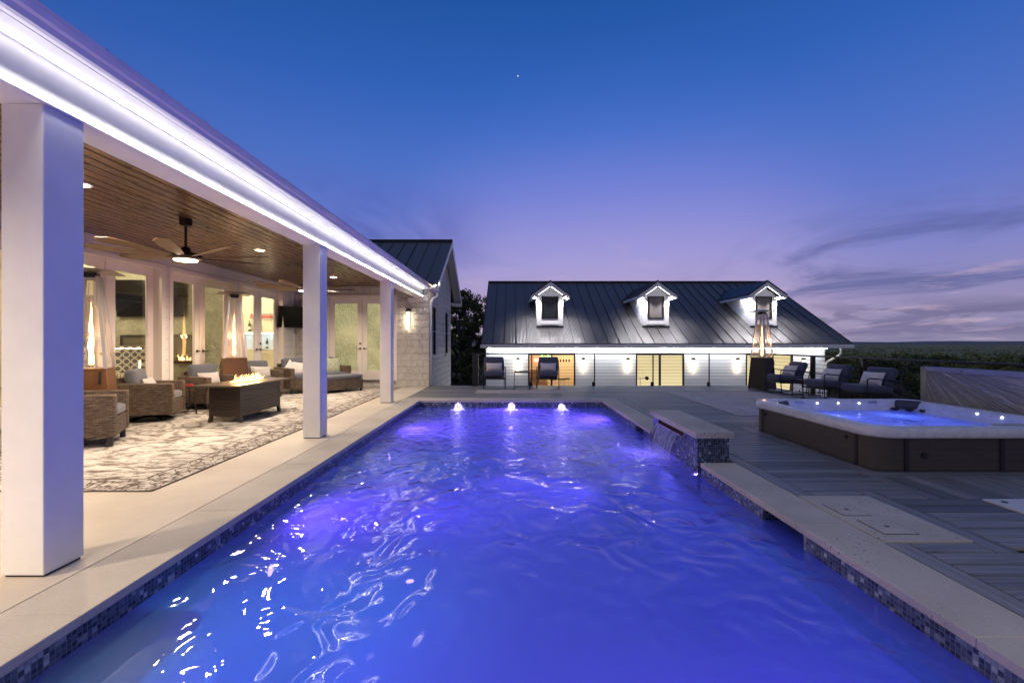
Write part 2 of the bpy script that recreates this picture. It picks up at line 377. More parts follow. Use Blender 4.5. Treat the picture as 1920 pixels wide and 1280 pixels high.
# beam with a proud bottom board
H(MB().box(XB0, XB1, Y0, YE, 2.70, 2.868).box(XB0, XB0 + .03, Y0, YE, 2.868, 2.948), 'beam', M_paint, bevel=.003)
H(MB().box(XB0 - .004, XB1 + .022, Y0, YE + .0, 2.62, 2.698), 'beam_board', M_paint, bevel=.004)
H(MB().box(-2.545, -2.530, Y0, 13.2, 2.858, 2.869), 'led_strip', E_led)
H(MB().box(-2.5625, -2.553, Y0, 13.2, 2.643, 2.650), 'led_strip', E_led2)
H(MB().box(-2.800, -2.425, Y0, 14.5, 2.870, 2.888), 'soffit', M_trim)
H(MB().box(-2.424, -2.406, Y0, 14.6, 2.866, 2.975), 'fascia', M_trim, bevel=.003)
gp = [(-2.404, 2.868), (-2.365, 2.861), (-2.345, 2.868), (-2.33, 2.895), (-2.312, 2.905), (-2.297, 2.93), (-2.290, 2.955), (-2.300, 2.955), (-2.305, 2.945), (-2.404, 2.945)]
gut = H(MB().prism(gp, 'y', Y0, 14.6), 'gutter', M_gutter)
# patio roof
H(MB().prism([(-2.33, 2.957), (-9.2, 4.88), (-9.2, 4.96), (-2.31, 2.967)], 'y', Y0, 14.2), 'roof', M_roof)
mb = MB()
for y in np.arange(Y0 + .4, 14.2, .42): mb.prism([(-2.33, 2.969), (-9.2, 4.96), (-9.2, 4.99), (-2.33, 2.988)], 'y', y, y + .014)
H(mb, 'roof_seams', M_seam)
# porch ceiling
mb = MB()
for k in range(int(-6.7 / .145) - 1, int(-2.8 / .145) + 1):
    a, b_ = max(k * .145 + .008, XW - .3), min((k + 1) * .145 - .008, XB0 - .001)
    if b_ - a > .02: mb.prism([(a, 2.966), (a + .006, 2.952), (b_ - .006, 2.952), (b_, 2.966)], 'y', Y0, YE + .1)
cb = H(mb, 'porch_ceiling', M_ceil)
H(MB().box(XW - .3, XB0 - .001, Y0, YE + .1, 2.967, 2.99), 'ceiling_backing', mat('painted_groove_shade', (.012, .007, .004), .8), cb)  # near-black backing colours in the shade of the board grooves
# long wall: piers, header, plinth, recesses
units = [(4.14, 6.13), (6.34, 8.33), (8.54, 10.53), (10.74, 12.73)]
ZT = 2.69; ZF = .19
mb = MB()
edges = [Y0] + [e for u in units for e in u] + [YE]
for a, b_ in zip(edges[::2], edges[1::2]): mb.box(XW - .22, XW, a, b_, 0, ZT)
mb.box(XW - .22, XW, Y0, YE, ZT, 2.951)
for a, b_ in units: mb.box(XW - .22, XW + .002, a, b_, 0, ZF - .03)
H(mb, 'wall', M_siding)
H(MB().box(XW - .02, XW + .012, YE - .14, YE - .002, 0, 2.95), 'corner_board', M_trim)
M_door = mat('white_door_enamel', (.80, .74, .70), .35)
def leaf(px, y0, y1, z0, z1, hinge_side, xface, name='french_door', glass=M_glass, lock=False, facing='x'):
    """door leaf in plane x = xface (facing +x) or y = xface (facing -y); y0..y1 is its width"""
    st = .13; th = .045
    def B(mb, a0, a1, c0, c1, d0, d1):
        if facing == 'x': mb.box(xface - d1, xface - d0, a0, a1, c0, c1)
        else: mb.box(a0, a1, xface + d0, xface + d1, c0, c1)
    mb = MB(); B(mb, y0, y0 + st, z0, z1, 0, th); B(mb, y1 - st, y1, z0, z1, 0, th)
    B(mb, y0 + st, y1 - st, z0, z0 + .26, 0, th); B(mb, y0 + st, y1 - st, z1 - .13, z1, 0, th)
    for (p, q, r_, s_) in ((y0 + st, y1 - st, z0 + .26, z0 + .275), (y0 + st, y1 - st, z1 - .145, z1 - .13), (y0 + st, y0 + st + .015, z0 + .275, z1 - .145), (y1 - st - .015, y1 - st, z0 + .275, z1 - .145)):
        B(mb, p, q, r_, s_, .012, th - .012)
    d = H(mb, name, M_door, px, bevel=.002)
    g = MB(); B(g, y0 + st + .013, y1 - st - .013, z0 + .273, z1 - .143, .02, .026); H(g, 'pane', glass, d)
    yh = (y1 - .055) if hinge_side == 'lo' else (y0 + .055); sg = -1 if hinge_side == 'lo' else 1
    h = MB(); B(h, yh - .026, yh + .026, z0 + .90, z0 + .952, -.012, -.0005); B(h, yh - .009, yh + .009, z0 + .918, z0 + .936, -.055, -.012)
    lo, hi = sorted((yh - sg * .008, yh + sg * .115)); B(h, lo, hi, z0 + .918, z0 + .935, -.068, -.055)
    H(h, 'handle', M_black, d, bevel=.002)
    if lock:
        k = MB(); B(k, yh - .026, yh + .026, z0 + 1.05, z0 + 1.10, -.014, -.0005); B(k, yh - .006, yh + .006, z0 + 1.06, z0 + 1.09, -.03, -.014); H(k, 'deadbolt', M_black, d)
    return d
for i, (a, b_) in enumerate(units):
    xj = XW - .14
    mb = MB().box(xj - .06, XW + .018, a - .055, a + .035, ZF - .03, ZT + .03).box(xj - .06, XW + .018, b_ - .035, b_ + .055, ZF - .03, ZT + .03).box(xj - .06, XW + .018, a + .035, b_ - .035, ZT - .05, ZT + .03)
    fr = H(mb, 'door_frame', M_door, bevel=.003)
    mid = (a + b_) / 2
    H(MB().box(xj - .06, XW - .02, a + .035, b_ - .035, ZF - .028, ZF), 'door_sill', M_nickel, fr)
    H(MB().box(xj - .055, xj + .014, mid - .03, mid + .03, ZF, ZT - .05), 'mullion', M_door, fr, bevel=.003)
    leaf(house, a + .037, mid - .032, ZF + .004, ZT - .054, 'lo', xj)
    leaf(house, mid + .032, b_ - .037, ZF + .004, ZT - .054, 'hi', xj, lock=(i == 3))
# end wall of stone with the rain-glass doors
DX0, DX1 = -5.42, -3.42
mb = MB().box(XW + .001, DX0, YE, YE + .25, 0, 3.2).box(DX1, -2.42, YE, YE + .25, 0, 3.2).box(DX0, DX1, YE, YE + .25, 2.66, 3.2).box(DX0, DX1, YE + .002, YE + .25, 0, ZF - .03)
# side wall with window openings
sw = [(14.0, 14.75, .87, 2.42), (16.75, 17.5, .87, 2.42)]
ys = [YE + .25, 14.0, 14.75, 16.75, 17.5, 18.3]
for k in range(0, 6, 2): mb.box(-2.67, -2.42, ys[k], ys[k + 1], -1.8, 3.0)
for a, b_, z0, z1 in sw: mb.box(-2.67, -2.42, a, b_, -1.8, z0).box(-2.67, -2.42, a, b_, z1, 3.0)
mb.box(-2.67, -2.42, YE, YE + .25, -1.8, 0).box(-9, -2.67, 18.05, 18.3, -1.8, 3.2)
gz = lambda y: 2.98 + (y - 13.15) * .60 if y <= 16.3 else 2.98 + (19.45 - y) * .60
mb.prism([(YE, 3.0), (18.3, 3.0), (18.3, gz(18.3) - .1), (16.3, gz(16.3) - .12), (YE, gz(YE) - .06)], 'x', -2.67, -2.42)
H(mb, 'stone_wall', M_stone)
for a, b_, z0, z1 in sw:
    f = H(MB().box(-2.50, -2.44, a, b_, z0, z0 + .05).box(-2.50, -2.44, a, b_, z1 - .05, z1).box(-2.50, -2.44, a, a + .05, z0 + .05, z1 - .05).box(-2.50, -2.44, b_ - .05, b_, z0 + .05, z1 - .05).box(-2.5, -2.445, a + .05, b_ - .05, (z0 + z1) / 2 - .02, (z0 + z1) / 2 + .02), 'window', M_black)
    H(MB().box(-2.478, -2.470, a + .05, b_ - .05, z0 + .05, z1 - .05), 'pane', M_glassd, f)
    H(MB().box(-2.50, -2.385, a - .04, b_ + .04, z0 - .07, z0 - .002), 'window_sill', M_patio, f, bevel=.006)
H(MB().box(DX0 - .06, DX0 + .035, YE - .02, YE + .16, ZF - .03, 2.70).box(DX1 - .035, DX1 + .06, YE - .02, YE + .16, ZF - .03, 2.70).box(DX0 + .035, DX1 - .035, YE - .02, YE + .16, 2.60, 2.70), 'door_frame', M_door, bevel=.003)
H(MB().box(DX0 - .02, DX1 + .02, YE - .05, YE + .15, ZF - .032, ZF), 'door_sill', M_nickel)
def f_rain(t, e, o):
    uv = boxuv(t); n = t.noise(t.mul(uv, (40, 14, 1)), 1, 4, .6, 1.5); n2 = t.noise(t.mul(uv, (90, 160, 1)), 1, 2); n3 = t.noise(uv, 1.1, 2)
    c = t.mix(t.ss(n, .35, .7), lin(140, 132, 88), lin(205, 200, 150)); c = t.mix(t.m('MULTIPLY', t.ss(n2, .45, .7), .5), c, lin(110, 108, 80))
    c = t.mix(t.m('MULTIPLY', t.ss(n3, .4, .7), .5), c, lin(222, 205, 150))
    t.set(e.inputs['Color'], c)
    g = t.n('BsdfGlossy', {'Roughness': .2}); t.set(g.inputs['Normal'], t.bump(n, .6, .004))
    mx = t.n('MixShader', {0: .12, 1: e.outputs[0], 2: g.outputs[0]}); t.nt.links.new(mx.outputs[0], o.inputs[0])
M_rain = emit('glowing_rain_glass', (1, 1, 1), .85, f_rain)  # pane emits by itself in place of light from the room behind
mid = (DX0 + DX1) / 2
leaf(house, DX0 + .037, mid - .003, ZF + .004, 2.597, 'lo', YE + .09, glass=M_rain, lock=True, facing='y')
leaf(house, mid + .003, DX1 - .037, ZF + .004, 2.597, 'hi', YE + .09, glass=M_rain, facing='y')
# wing roof
pf = [(13.15, 2.98), (16.3, 4.87), (19.45, 2.98)]
H(MB().prism([(13.15, 2.98), (16.3, 4.87), (16.3, 4.93), (13.12, 3.02)], 'x', -9.3, -2.10).prism([(16.3, 4.87), (19.45, 2.98), (19.48, 3.02), (16.3, 4.93)], 'x', -9.3, -2.10), 'wing_roof', M_roof)
mb = MB()
for x in np.arange(-9.2, -2.1, .42):
    mb.prism([(13.13, 3.02), (16.3, 4.925), (16.3, 4.965), (13.13, 3.055)], 'x', x, x + .016)
mb.box(-9.3, -2.09, 16.22, 16.38, 4.925, 4.975)
H(mb, 'wing_seams', M_seam)
H(MB().prism([(13.15, 2.976), (16.3, 4.866), (19.45, 2.976), (19.45, 2.80), (16.3, 4.69), (13.15, 2.80)], 'x', -2.122, -2.10), 'rake_board', M_trim)
H(MB().prism([(13.15, 2.975), (16.3, 4.865), (19.45, 2.975), (19.45, 2.955), (16.3, 4.845), (13.15, 2.955)], 'x', -2.42, -2.124), 'rake_soffit', M_trim)
H(MB().box(-2.5, -2.13, 19.2, 19.5, 2.82, 2.95), 'eave_return', M_trim)
H(MB().box(-3.02, -2.44, YE - .1, YE - .002, 2.52, 2.615).box(-2.86, -2.5, YE - .08, YE - .002, 2.617, 2.70), 'corbel', M_trim, bevel=.004)
# downspout
H(MB().tube([(-2.34, 14.35, 2.87), (-2.34, 14.35, 2.79), (-2.335, 14.2, 2.72), (-2.37, 13.75, 2.62), (-2.385, 13.55, 2.50), (-2.385, 13.52, 2.3), (-2.385, 13.52, .03)], .042, 10), 'downspout', M_trim, smooth=True)
# ---- interior shell
M_tile = mat('pale_floor_tile', (.50, .46, .38), .25)
XI = XW - .22
H(MB().box(-12.5, XI, 1.5, 14.9, ZF - .06, ZF - .004), 'room_floor', M_tile)
H(MB().box(-12.5, XI, 1.5, 14.9, 3.1, 3.15).box(-12.6, -12.5, 1.5, 14.9, ZF, 3.1).box(-12.5, XI, 14.8, 14.9, ZF, 3.1).box(-12.5, -7.24, 12.1, 12.2, ZF, 3.1).box(-12.5, XI, 1.4, 1.5, ZF, 3.1), 'room_walls', M_cream)
H(MB().box(-10.55, -7.24, 11.5, 12.098, ZF, 3.1), 'marble_wall', M_marble)
H(MB().box(-12.5, -10.55, 11.6, 12.098, ZF, 3.1), 'window_wall', M_cream)
for (x, y, p) in ((-9.0, 5.2, 110), (-8.6, 8.6, 140), (-9.5, 10.4, 90)):
    lamp('room_light', 'POINT', (x, y, 2.85), p, (1, .80, .50), .14)
lamp('kitchen_light', 'POINT', (-8.2, 13.3, 2.85), 150, (1, .84, .58), .14)
for x, y in ((-9.0, 5.2), (-8.6, 8.6), (-9.5, 10.4), (-8.2, 13.3)):
    tag(MB().lathe([(.16, 0), (.17, .03), (.15, .06), (.03, .10), (.03, .12)], (x, y, 2.975), 16).build('flush_ceiling_lamp', M_trim), 'white flush ceiling lamp seen through the %s' % {5.2: 'nearest french doors', 8.6: 'middle french doors', 10.4: 'second french doors, above the fireplace', 13.3: 'kitchen doors'}[y], 'ceiling lamp', 'flush lamps inside the house')
# fireplace in marble wall (part of the house)
E_flame = None
def f_flame(t, e, o):
    z = t.sep(t.obj())[2]; lw = t.n('LayerWeight', {'Blend': .35}).outputs['Facing']
    n = t.noise(t.mul(t.obj(), (14, 14, 7)), 1, 3)
    c = t.ramp(t.m('ADD', lw, t.m('MULTIPLY', t.m('SUBTRACT', n, .5), .5)), [(0., (1, .62, .22, 1)), (.45, (1, .36, .06, 1)), (1., (.9, .13, .01, 1))])
    t.set(e.inputs['Color'], c)
    tr = t.n('BsdfTransparent'); a = t.m('SUBTRACT', 1., t.ss(lw, .35, .95))
    mx = t.n('MixShader', {0: a, 1: tr.outputs[0], 2: e.outputs[0]}); t.nt.links.new(mx.outputs[0], o.inputs[0])
E_flame = emit('flame', (1, .5, .12), 5.5, f_flame)
def flames(n, x0, x1, y0, y1, h, seed=0, r0=.035):
    rg = random.Random(seed); mb = MB()
    for i in range(n):
        x = x0 + (x1 - x0) * (i + rg.random()) / n; y = rg.uniform(y0, y1); hh = h * rg.uniform(.3, 1.0); rr = r0 * rg.uniform(.45, 1.1); ph = rg.random() * 6; ln = rg.uniform(-.05, .05)
        pts = []; rs = []
        for k in range(11):
            q = k / 10; pts.append((x + ln * q + .022 * math.sin(ph + q * 6) * q, y + .02 * math.cos(ph + q * 5) * q, q * hh)); rs.append(rr * (math.sin(math.pi * min(1, q * .8 + .2)) ** 1.1) * (1 - q * .6) * (1 + .2 * math.sin(ph + q * 11)) + .0008)
        mb.tube(pts, rs, 7)
    return mb
fp = thing('fireplace', 'linear gas fireplace with low flames set in the grey marble wall', 'fireplace', (-8.9, 11.48, .80))
FX0, FX1 = -.95, 1.15
MB().box(FX0, FX1, -.02, .018, .655, .69).box(FX0, FX1, -.02, .018, .0, .05).box(FX0, FX0 + .04, -.02, .018, .05, .655).box(FX1 - .04, FX1, -.02, .018, .05, .655).build('frame', M_bronze, fp)
MB().box(FX0 + .04, FX1 - .04, .012, .018, .05, .655).build('firebox_back', mat('soot', (.09, .075, .05), .6), fp)
MB().box(FX0 + .05, FX1 - .05, -.10, -.02, -.02, .05).build('burner_ledge', M_bronze, fp)
for k, (a, b_) in enumerate(((-.12, .32), (.52, .95))):
    o = flames(9, a, b_, -.05, 0, .2, 11 + k, .03).build('flame', E_flame, fp, smooth=True); o.location = (0, -.0, .05)
# television on marble wall
def tv(name, label, loc, rz, w, h, tilt=0.):
    r = thing(name, label, 'television', loc, rz)
    Mt = Matrix.Rotation(tilt, 3, 'X')
    MB().cbox((0, 0, 0), (w, .045, h), Mt).build('casing', M_blackp, r, bevel=.004)
    MB().cbox(Mt @ Vector((0, -.0245, .004)), (w - .02, .003, h - .03), Mt).build('screen', M_screen, r)
    MB().box(-.15, .15, .03, .10, -.12, .12).bar((0, .05, 0), (0, .14, 0), .08).build('wall_bracket', M_black, r)
    return r
tv('television', 'big black television hung on the grey marble wall inside the house', (-9.03, 11.36, 2.40), 0, 1.70, .92, R(8))
tv('television', 'black television on the white siding beside the kitchen french doors', (XW + .16, 13.02, 2.02), R(62), .98, .60, R(6))
# kitchen beyond the third doors
M_cab = mat('cream_cabinet_paint', (.78, .72, .50), .4)
kc = thing('kitchen_counter', 'cream kitchen base cabinets with a pale stone worktop inside the house', 'kitchen cabinet', (-8.2, 14.45, ZF))
MB().box(-1.6, 1.5, -.30, .34, .10, .87).build('cabinet', M_cab, kc)
MB().box(-1.62, 1.52, -.33, .34, .872, .91).build('worktop', M_trim, kc, bevel=.004)
for i, x in enumerate(np.arange(-1.55, 1.4, .6)):
    if abs(i - 1) < .5: MB().box(x + .01, x + .57, -.315, -.302, .12, .84).build('appliance_door', M_glassd, kc); continue
    dr = MB().box(x + .01, x + .57, -.318, -.302, .66, .85).build('drawer', M_cab, kc, bevel=.003); MB().box(x + .19, x + .39, -.345, -.333, .75, .762).bar((x + .2, -.34, .756), (x + .2, -.318, .756), .01).bar((x + .38, -.34, .756), (x + .38, -.318, .756), .01).build('handle', M_nickel, dr)
    MB().box(x + .01, x + .57, -.318, -.302, .12, .645).build('cupboard_door', M_cab, kc, bevel=.003)
ks = thing('kitchen_shelf', 'white shelf box above the kitchen worktop with a lit underside', 'shelf', (-8.2, 14.5, 1.62))
MB().box(-1.6, 1.5, -.10, .29, -.02, .03).build('board', M_trim, ks)
MB().box(-1.5, 1.4, .05, .08, -.032, -.022).build('light_strip', emit('shelf_led', (.82, .92, 1.), 16), ks)
MB().box(-1.6, 1.5, .285, .295, -.5, -.02).build('splashback', mat('pale_blue_splashback', (.74, .84, .88), .3), ks)
M_bottle = mat('dark_green_bottle_glass', (.015, .03, .02), .08)
def bottle(x, z, lab, y=14.62, k=1.):
    r = thing('wine_bottle', lab, 'bottle', (x, y, z), 0, 'wine bottles in the kitchen', k)
    MB().lathe([(.036, 0), (.038, .01), (.038, .19), (.03, .22), (.015, .25), (.014, .30)], n=12).build('glass_body', M_bottle, r, smooth=True)
    MB().lathe([(.0386, .06), (.0386, .14)], n=12).build('paper_label', M_trim, r)
    MB().lathe([(.0155, .27), (.0155, .305)], n=10).build('foil_cap', mat('red_foil', (.3, .03, .03), .4), r)
bottle(-8.40, 1.65, 'dark wine bottle on the kitchen shelf under the left end of the red lettered sign', k=1.15)
bottle(-8.13, 1.65, 'dark wine bottle on the kitchen shelf under the middle of the red lettered sign', k=1.1)
bottle(-7.72, 1.10, 'wine bottle standing on the kitchen worktop below the shelf', 14.4, 1.1)
sg = thing('wall_sign', 'framed grey board with red homemade lettering over the kitchen shelf', 'sign', (-8.03, 14.77, 2.15))
MB().box(-.42, .42, -.01, .01, -.10, .10).build('board', mat('weathered_board', (.40, .38, .33), .7), sg)
MB().box(-.44, .44, -.02, .01, .10, .115).box(-.44, .44, -.02, .01, -.115, -.10).box(-.44, -.42, -.02, .01, -.10, .10).box(.42, .44, -.02, .01, -.1, .1).build('frame', M_trim, sg)
fc = bpy.data.curves.new('lettering', 'FONT'); fc.body = 'homemade'; fc.size = .2; fc.shear = .35; fc.extrude = .004; fc.offset = .003; fc.align_x = 'CENTER'; fc.align_y = 'CENTER'
fc.materials.append(mat('red_lettering', (.55, .03, .02), .5)); _tmp = bpy.data.objects.new('tmp', fc); COL.objects.link(_tmp); bpy.context.view_layer.update(); _me = bpy.data.meshes.new_from_object(_tmp.evaluated_get(bpy.context.evaluated_depsgraph_get())); bpy.data.objects.remove(_tmp)
fo = bpy.data.objects.new('lettering', _me); COL.objects.link(fo); fo.parent = sg; fo.location = (0, -.018, 0); fo.rotation_euler = (R(90), 0, 0)
# interior blinds window
bl = thing('blind_window', 'window with brown slatted blinds deep in the living room', 'window blind', (-11.35, 11.58, 1.5))
mb = MB()
for z in np.arange(-.95, 1.0, .042): mb.cbox((0, -.03, z), (1.5, .045, .004), Matrix.Rotation(R(35), 3, 'X'))
mb.build('slats', mat('walnut_slats', (.30, .19, .09), .4), bl)
MB().box(-.8, .8, -.01, .015, 1.0, 1.1).box(-.8, .8, -.01, .015, -1.1, -1.0).box(-.88, -.78, -.01, .015, -1.1, 1.1).box(.78, .88, -.01, .015, -1.1, 1.1).build('frame', M_trim, bl)
MB().box(-.78, .78, .0, .008, -1, 1).build('pane', mat('pale_blind_backing', (.75, .62, .38), .5), bl)
# living-room furniture glimpsed through the glass
def f_links(t, b):
    uv = boxuv(t); v = t.n('TexVoronoi', {'Vector': uv, 'Scale': 7., 'Randomness': 0.}, feature='F1').outputs['Distance']
    ring = t.m('LESS_THAN', t.m('ABSOLUTE', t.m('SUBTRACT', v, .40)), .10)
    t.set(b.inputs['Base Color'], t.mix(ring, (.10, .085, .06, 1), (.70, .64, .48, 1)))
M_links = mat('ring_pattern_fabric', rough=.9, fn=f_links)
def parlor(label, loc, rz):
    r = thing('slipper_chair', label, 'chair', loc, rz, 'patterned chairs in the living room')
    MB().rbox((0, 0, .40), (.66, .62, .16), .06, 8).build('seat', M_links, r, smooth=True)
    MB().rbox((0, .30, .72), (.66, .13, .62), .06, 8, M=None).build('backrest', M_links, r, smooth=True)
    for x in (-.26, .26):
        for y in (-.24, .26): MB().bar((x, y, 0), (x, y, .34), .045).build('leg', M_bronze, r)
    return r
parlor('ring patterned chair behind the left glass of the first french doors', (-7.45, 7.9, ZF), R(200))
parlor('ring patterned chair in front of the fireplace behind the second french doors', (-7.75, 9.5, ZF), R(60))
pt = thing('round_side_table', 'small round white table holding the plant inside the house', 'table', (-7.35, 7.15, ZF))
MB().lathe([(.25, .50), (.26, .51), (.26, .53), (.25, .54)]).build('table_top', M_trim, pt); MB().lathe([(.15, 0), (.15, .02), (.025, .04), (.025, .5)]).build('pedestal', M_nickel, pt)
pp = thing('potted_plant', 'small green plant in a white pot behind the first french doors', 'plant', (-7.35, 7.15, ZF + .54))
MB().lathe([(.055, 0), (.075, .12), (.07, .125)], n=14).build('pot', M_trim, pp, smooth=True)
mb = MB(); rg = random.Random(3)
for k in range(46):
    a = rg.random() * 6.28; l = rg.uniform(.08, .2); e = rg.uniform(.3, 1.3); c, s_ = math.cos(a), math.sin(a)
    p0 = Vector((c * .02, s_ * .02, .11)); p1 = p0 + Vector((c * l * math.cos(e) * .6, s_ * l * math.cos(e) * .6, l * math.sin(e) * .8)); p2 = p0 + Vector((c * l, s_ * l, l * math.sin(e) * .8 - .0)); sd = Vector((-s_, c, 0)) * .02
    mb.add([p0, p1 + sd, p2, p1 - sd], [(0, 1, 2, 3)])
mb.build('leaves', mat('houseplant_leaf', (.08, .20, .03), .5), pp)
# ================================================================== fixtures on the house
def sconce(label, loc, rz, group, scale=1., power=10, length=.56):
    r = thing('wall_sconce', label, 'wall lamp', loc, rz, group, scale)
    MB().box(-.055, .055, -.11, -.0, length / 2 - .06, length / 2 + .03).box(-.05, .05, -.02, 0, -length / 2, length / 2 - .06).build('housing', M_bronze, r, bevel=.003)
    MB().lathe([(.038, -length / 2), (.04, -length / 2 + .01), (.04, length / 2 - .065)], (0, -.065, 0), 16).build('glass_tube', E_sconce, r, smooth=True)
    return r
sconce('tall lit tube sconce on the pale stone wall near the downspout', (-3.02, YE - .003, 1.98), 0, 'wall sconces')
# ceiling fans
M_blade = mat('weathered_brown_blade', (.17, .105, .055), .45)
def fan(label, loc, rz):
    r = thing('ceiling_fan', label, 'ceiling fan', loc, rz, 'porch ceiling fans')
    MB().lathe([(.075, 0), (.075, -.09), (.05, -.10)][::-1], n=20).build('ceiling_mount', M_bronze, r)
    MB().lathe([(.016, -.40), (.016, -.09)], n=10).build('downrod', M_bronze, r)
    MB().lathe([(.12, -.545), (.19, -.53), (.20, -.49), (.12, -.455), (.06, -.43), (.05, -.38), (.018, -.37)], n=28).build('motor', M_bronze, r, smooth=True)
    MB().lathe([(.05, -.572), (.13, -.562), (.14, -.546)], n=24).build('light_disc', emit('fan_light', (1, .84, .6), 9), r, smooth=True)
    for k in range(9):
        Mz = Matrix.Rotation(2 * math.pi * k / 9 + .2, 3, 'Z') @ Matrix.Rotation(R(14), 3, 'X')
        mb = MB(); n = 10; vs = []
        for i in range(n + 1):
            q = i / n; x = .20 + q * .83; w = .035 + .045 * math.sin(min(1, q * 1.15) * math.pi * .55); w *= (1 if q < .93 else math.sqrt(max(0.02, 1 - ((q - .93) / .07) ** 2)))
            sag = .045 * q - .02
            for yy, zz in ((-w, .004), (w, .004), (w, -.004), (-w, -.004)): vs.append(Mz @ Vector((x, yy, zz + sag)) + Vector((0, 0, -.49)))
        fs = [(4 * i + a, 4 * i + (a + 1) % 4, 4 * i + 4 + (a + 1) % 4, 4 * i + 4 + a) for i in range(n) for a in range(4)] + [(3, 2, 1, 0), (4 * n, 4 * n + 1, 4 * n + 2, 4 * n + 3)]
        mb.add(vs, fs).build('blade', M_blade, r)
    lamp('fan_light', 'SPOT', (loc[0], loc[1], loc[2] - .585), 190, WARM2, .1, spot_size=R(168), spot_blend=.5)
    return r
fan('bronze many bladed ceiling fan nearer the camera between the first two columns', (-4.36, 6.1, 2.952), 0)
fan('bronze ceiling fan half hidden behind the second column', (-4.40, 9.75, 2.952), .3)
# recessed downlights
for y, l in ((4.75, 'lit downlight in the wood ceiling hidden nearest the first column'), (8.13, 'lit round downlight in the wood ceiling between the two fans'), (11.5, 'lit round downlight in the wood ceiling above the sofa, beyond the far fan')):
    r = thing('downlight', l, 'ceiling light', (-4.49, y, 2.950), 0, 'recessed porch downlights')
    MB().lathe([(.095, -.006), (.10, 0.)], n=24).build('trim_ring', M_trim, r); MB().lathe([(.06, -.012), (.075, -.0065)], n=24).build('lens', E_warm, r)
    lamp('porch_down_beam', 'SPOT', (-4.49, y, 2.925), 310, WARM2, .09, spot_size=R(150), spot_blend=.8)
for y in (1.2, -2.2): lamp('porch_down_beam', 'SPOT', (-4.49, y, 2.925), 560, WARM2, .14, spot_size=R(150), spot_blend=.8)  # added beams outside the frame, no fixtures, brighten the near column
lamp('added_flood', 'SPOT', (-2.98, -.5, 2.93), 560, WARM2, .3, spot_size=R(160), spot_blend=.8)  # added flood without a fixture, brightens the front of the near column
lamp('added_flood', 'SPOT', (2.75, -2.7, 3.1), 620, (1, .88, .78), .08, spot_size=R(150), spot_blend=.9)  # added unseen flood behind the camera, brightens deck and column sides
# spotlight at the wing gable
sp = thing('eave_spotlight', 'tiny lit spotlight where the stone wing gable meets the gutter', 'spotlight', (-2.2, 13.2, 2.93))
MB().lathe([(.02, 0), (.035, .02), (.035, .09), (.02, .10)], n=12).build('lamp_head', M_trim, sp); MB().rbox((0, -.03, .03), (.05, .03, .05), .02, 5).build('lens', emit('spot_bulb', (1, .78, .45), 60), sp)
lamp('eave_spot_light', 'POINT', (-2.12, 13.4, 3.02), 14, WARM2, .04)
# ================================================================== ground, patio, coping, deck
tag(MB().box(-6.58, -2.457, Y0, YE, -.14, 0.).build('patio', M_patio), kind='structure')
def f_coping(t, b):
    o = t.obj(); n = t.noise(o, 1.6, 5, .6); f2 = t.noise(o, 70, 3, .7); sp = t.noise(o, 42, 3, .5); patch = t.noise(o, 1.9, 2)
    c = t.ramp(n, [(.3, (.40, .36, .31, 1)), (.7, (.52, .475, .42, 1))]); c = t.mix(t.m('MULTIPLY', t.ss(f2, .4, .7), .22), c, (.22, .19, .165, 1))
    dirt = t.m('MULTIPLY', t.ss(sp, .63, .67), t.ss(patch, .50, .58)); dirt = t.m('MULTIPLY', dirt, t.ss(t.sep(o)[0], 0., 1.))
    t.set(b.inputs['Base Color'], t.mix(t.m('MULTIPLY', dirt, .85), c, (.035, .028, .022, 1))); t.set(b.inputs['Roughness'], .75)
    t.set(b.inputs['Normal'], t.bump(t.m('ADD', f2, n), .2, .003))
M_cop = mat('pool_coping_stone', fn=f_coping)
PX = 2.05; PYF = 10.25; PYN = -3.2; CT = .05; WZ = -.15
mb = MB()
def cope(x0, x1, y0, y1): mb.box(x0 + .0015, x1 - .0015, y0 + .0015, y1 - .0015, -CT, 0.)
for a, b_ in zip(np.linspace(PYN, PYF, 11)[:-1], np.linspace(PYN, PYF, 11)[1:]): cope(-2.455, -PX, a, b_)
yy = [PYN, -1.8, -.55, .73, 2.01, 3.29, 4.93]
for a, b_ in zip(yy[:-1], yy[1:]): cope(PX, 2.43, a, b_)
for a, b_ in ((6.72, 8.4), (8.4, PYF)): cope(PX, 2.43, a, b_)
for a, b_ in zip(np.linspace(-2.455, 2.43, 5)[:-1], np.linspace(-2.455, 2.43, 5)[1:]): cope(a, b_, PYF, PYF + .42); cope(a, b_, PYN - .42, PYN)
tag(mb.build('pool_coping', M_cop, bevel=.006), kind='structure')
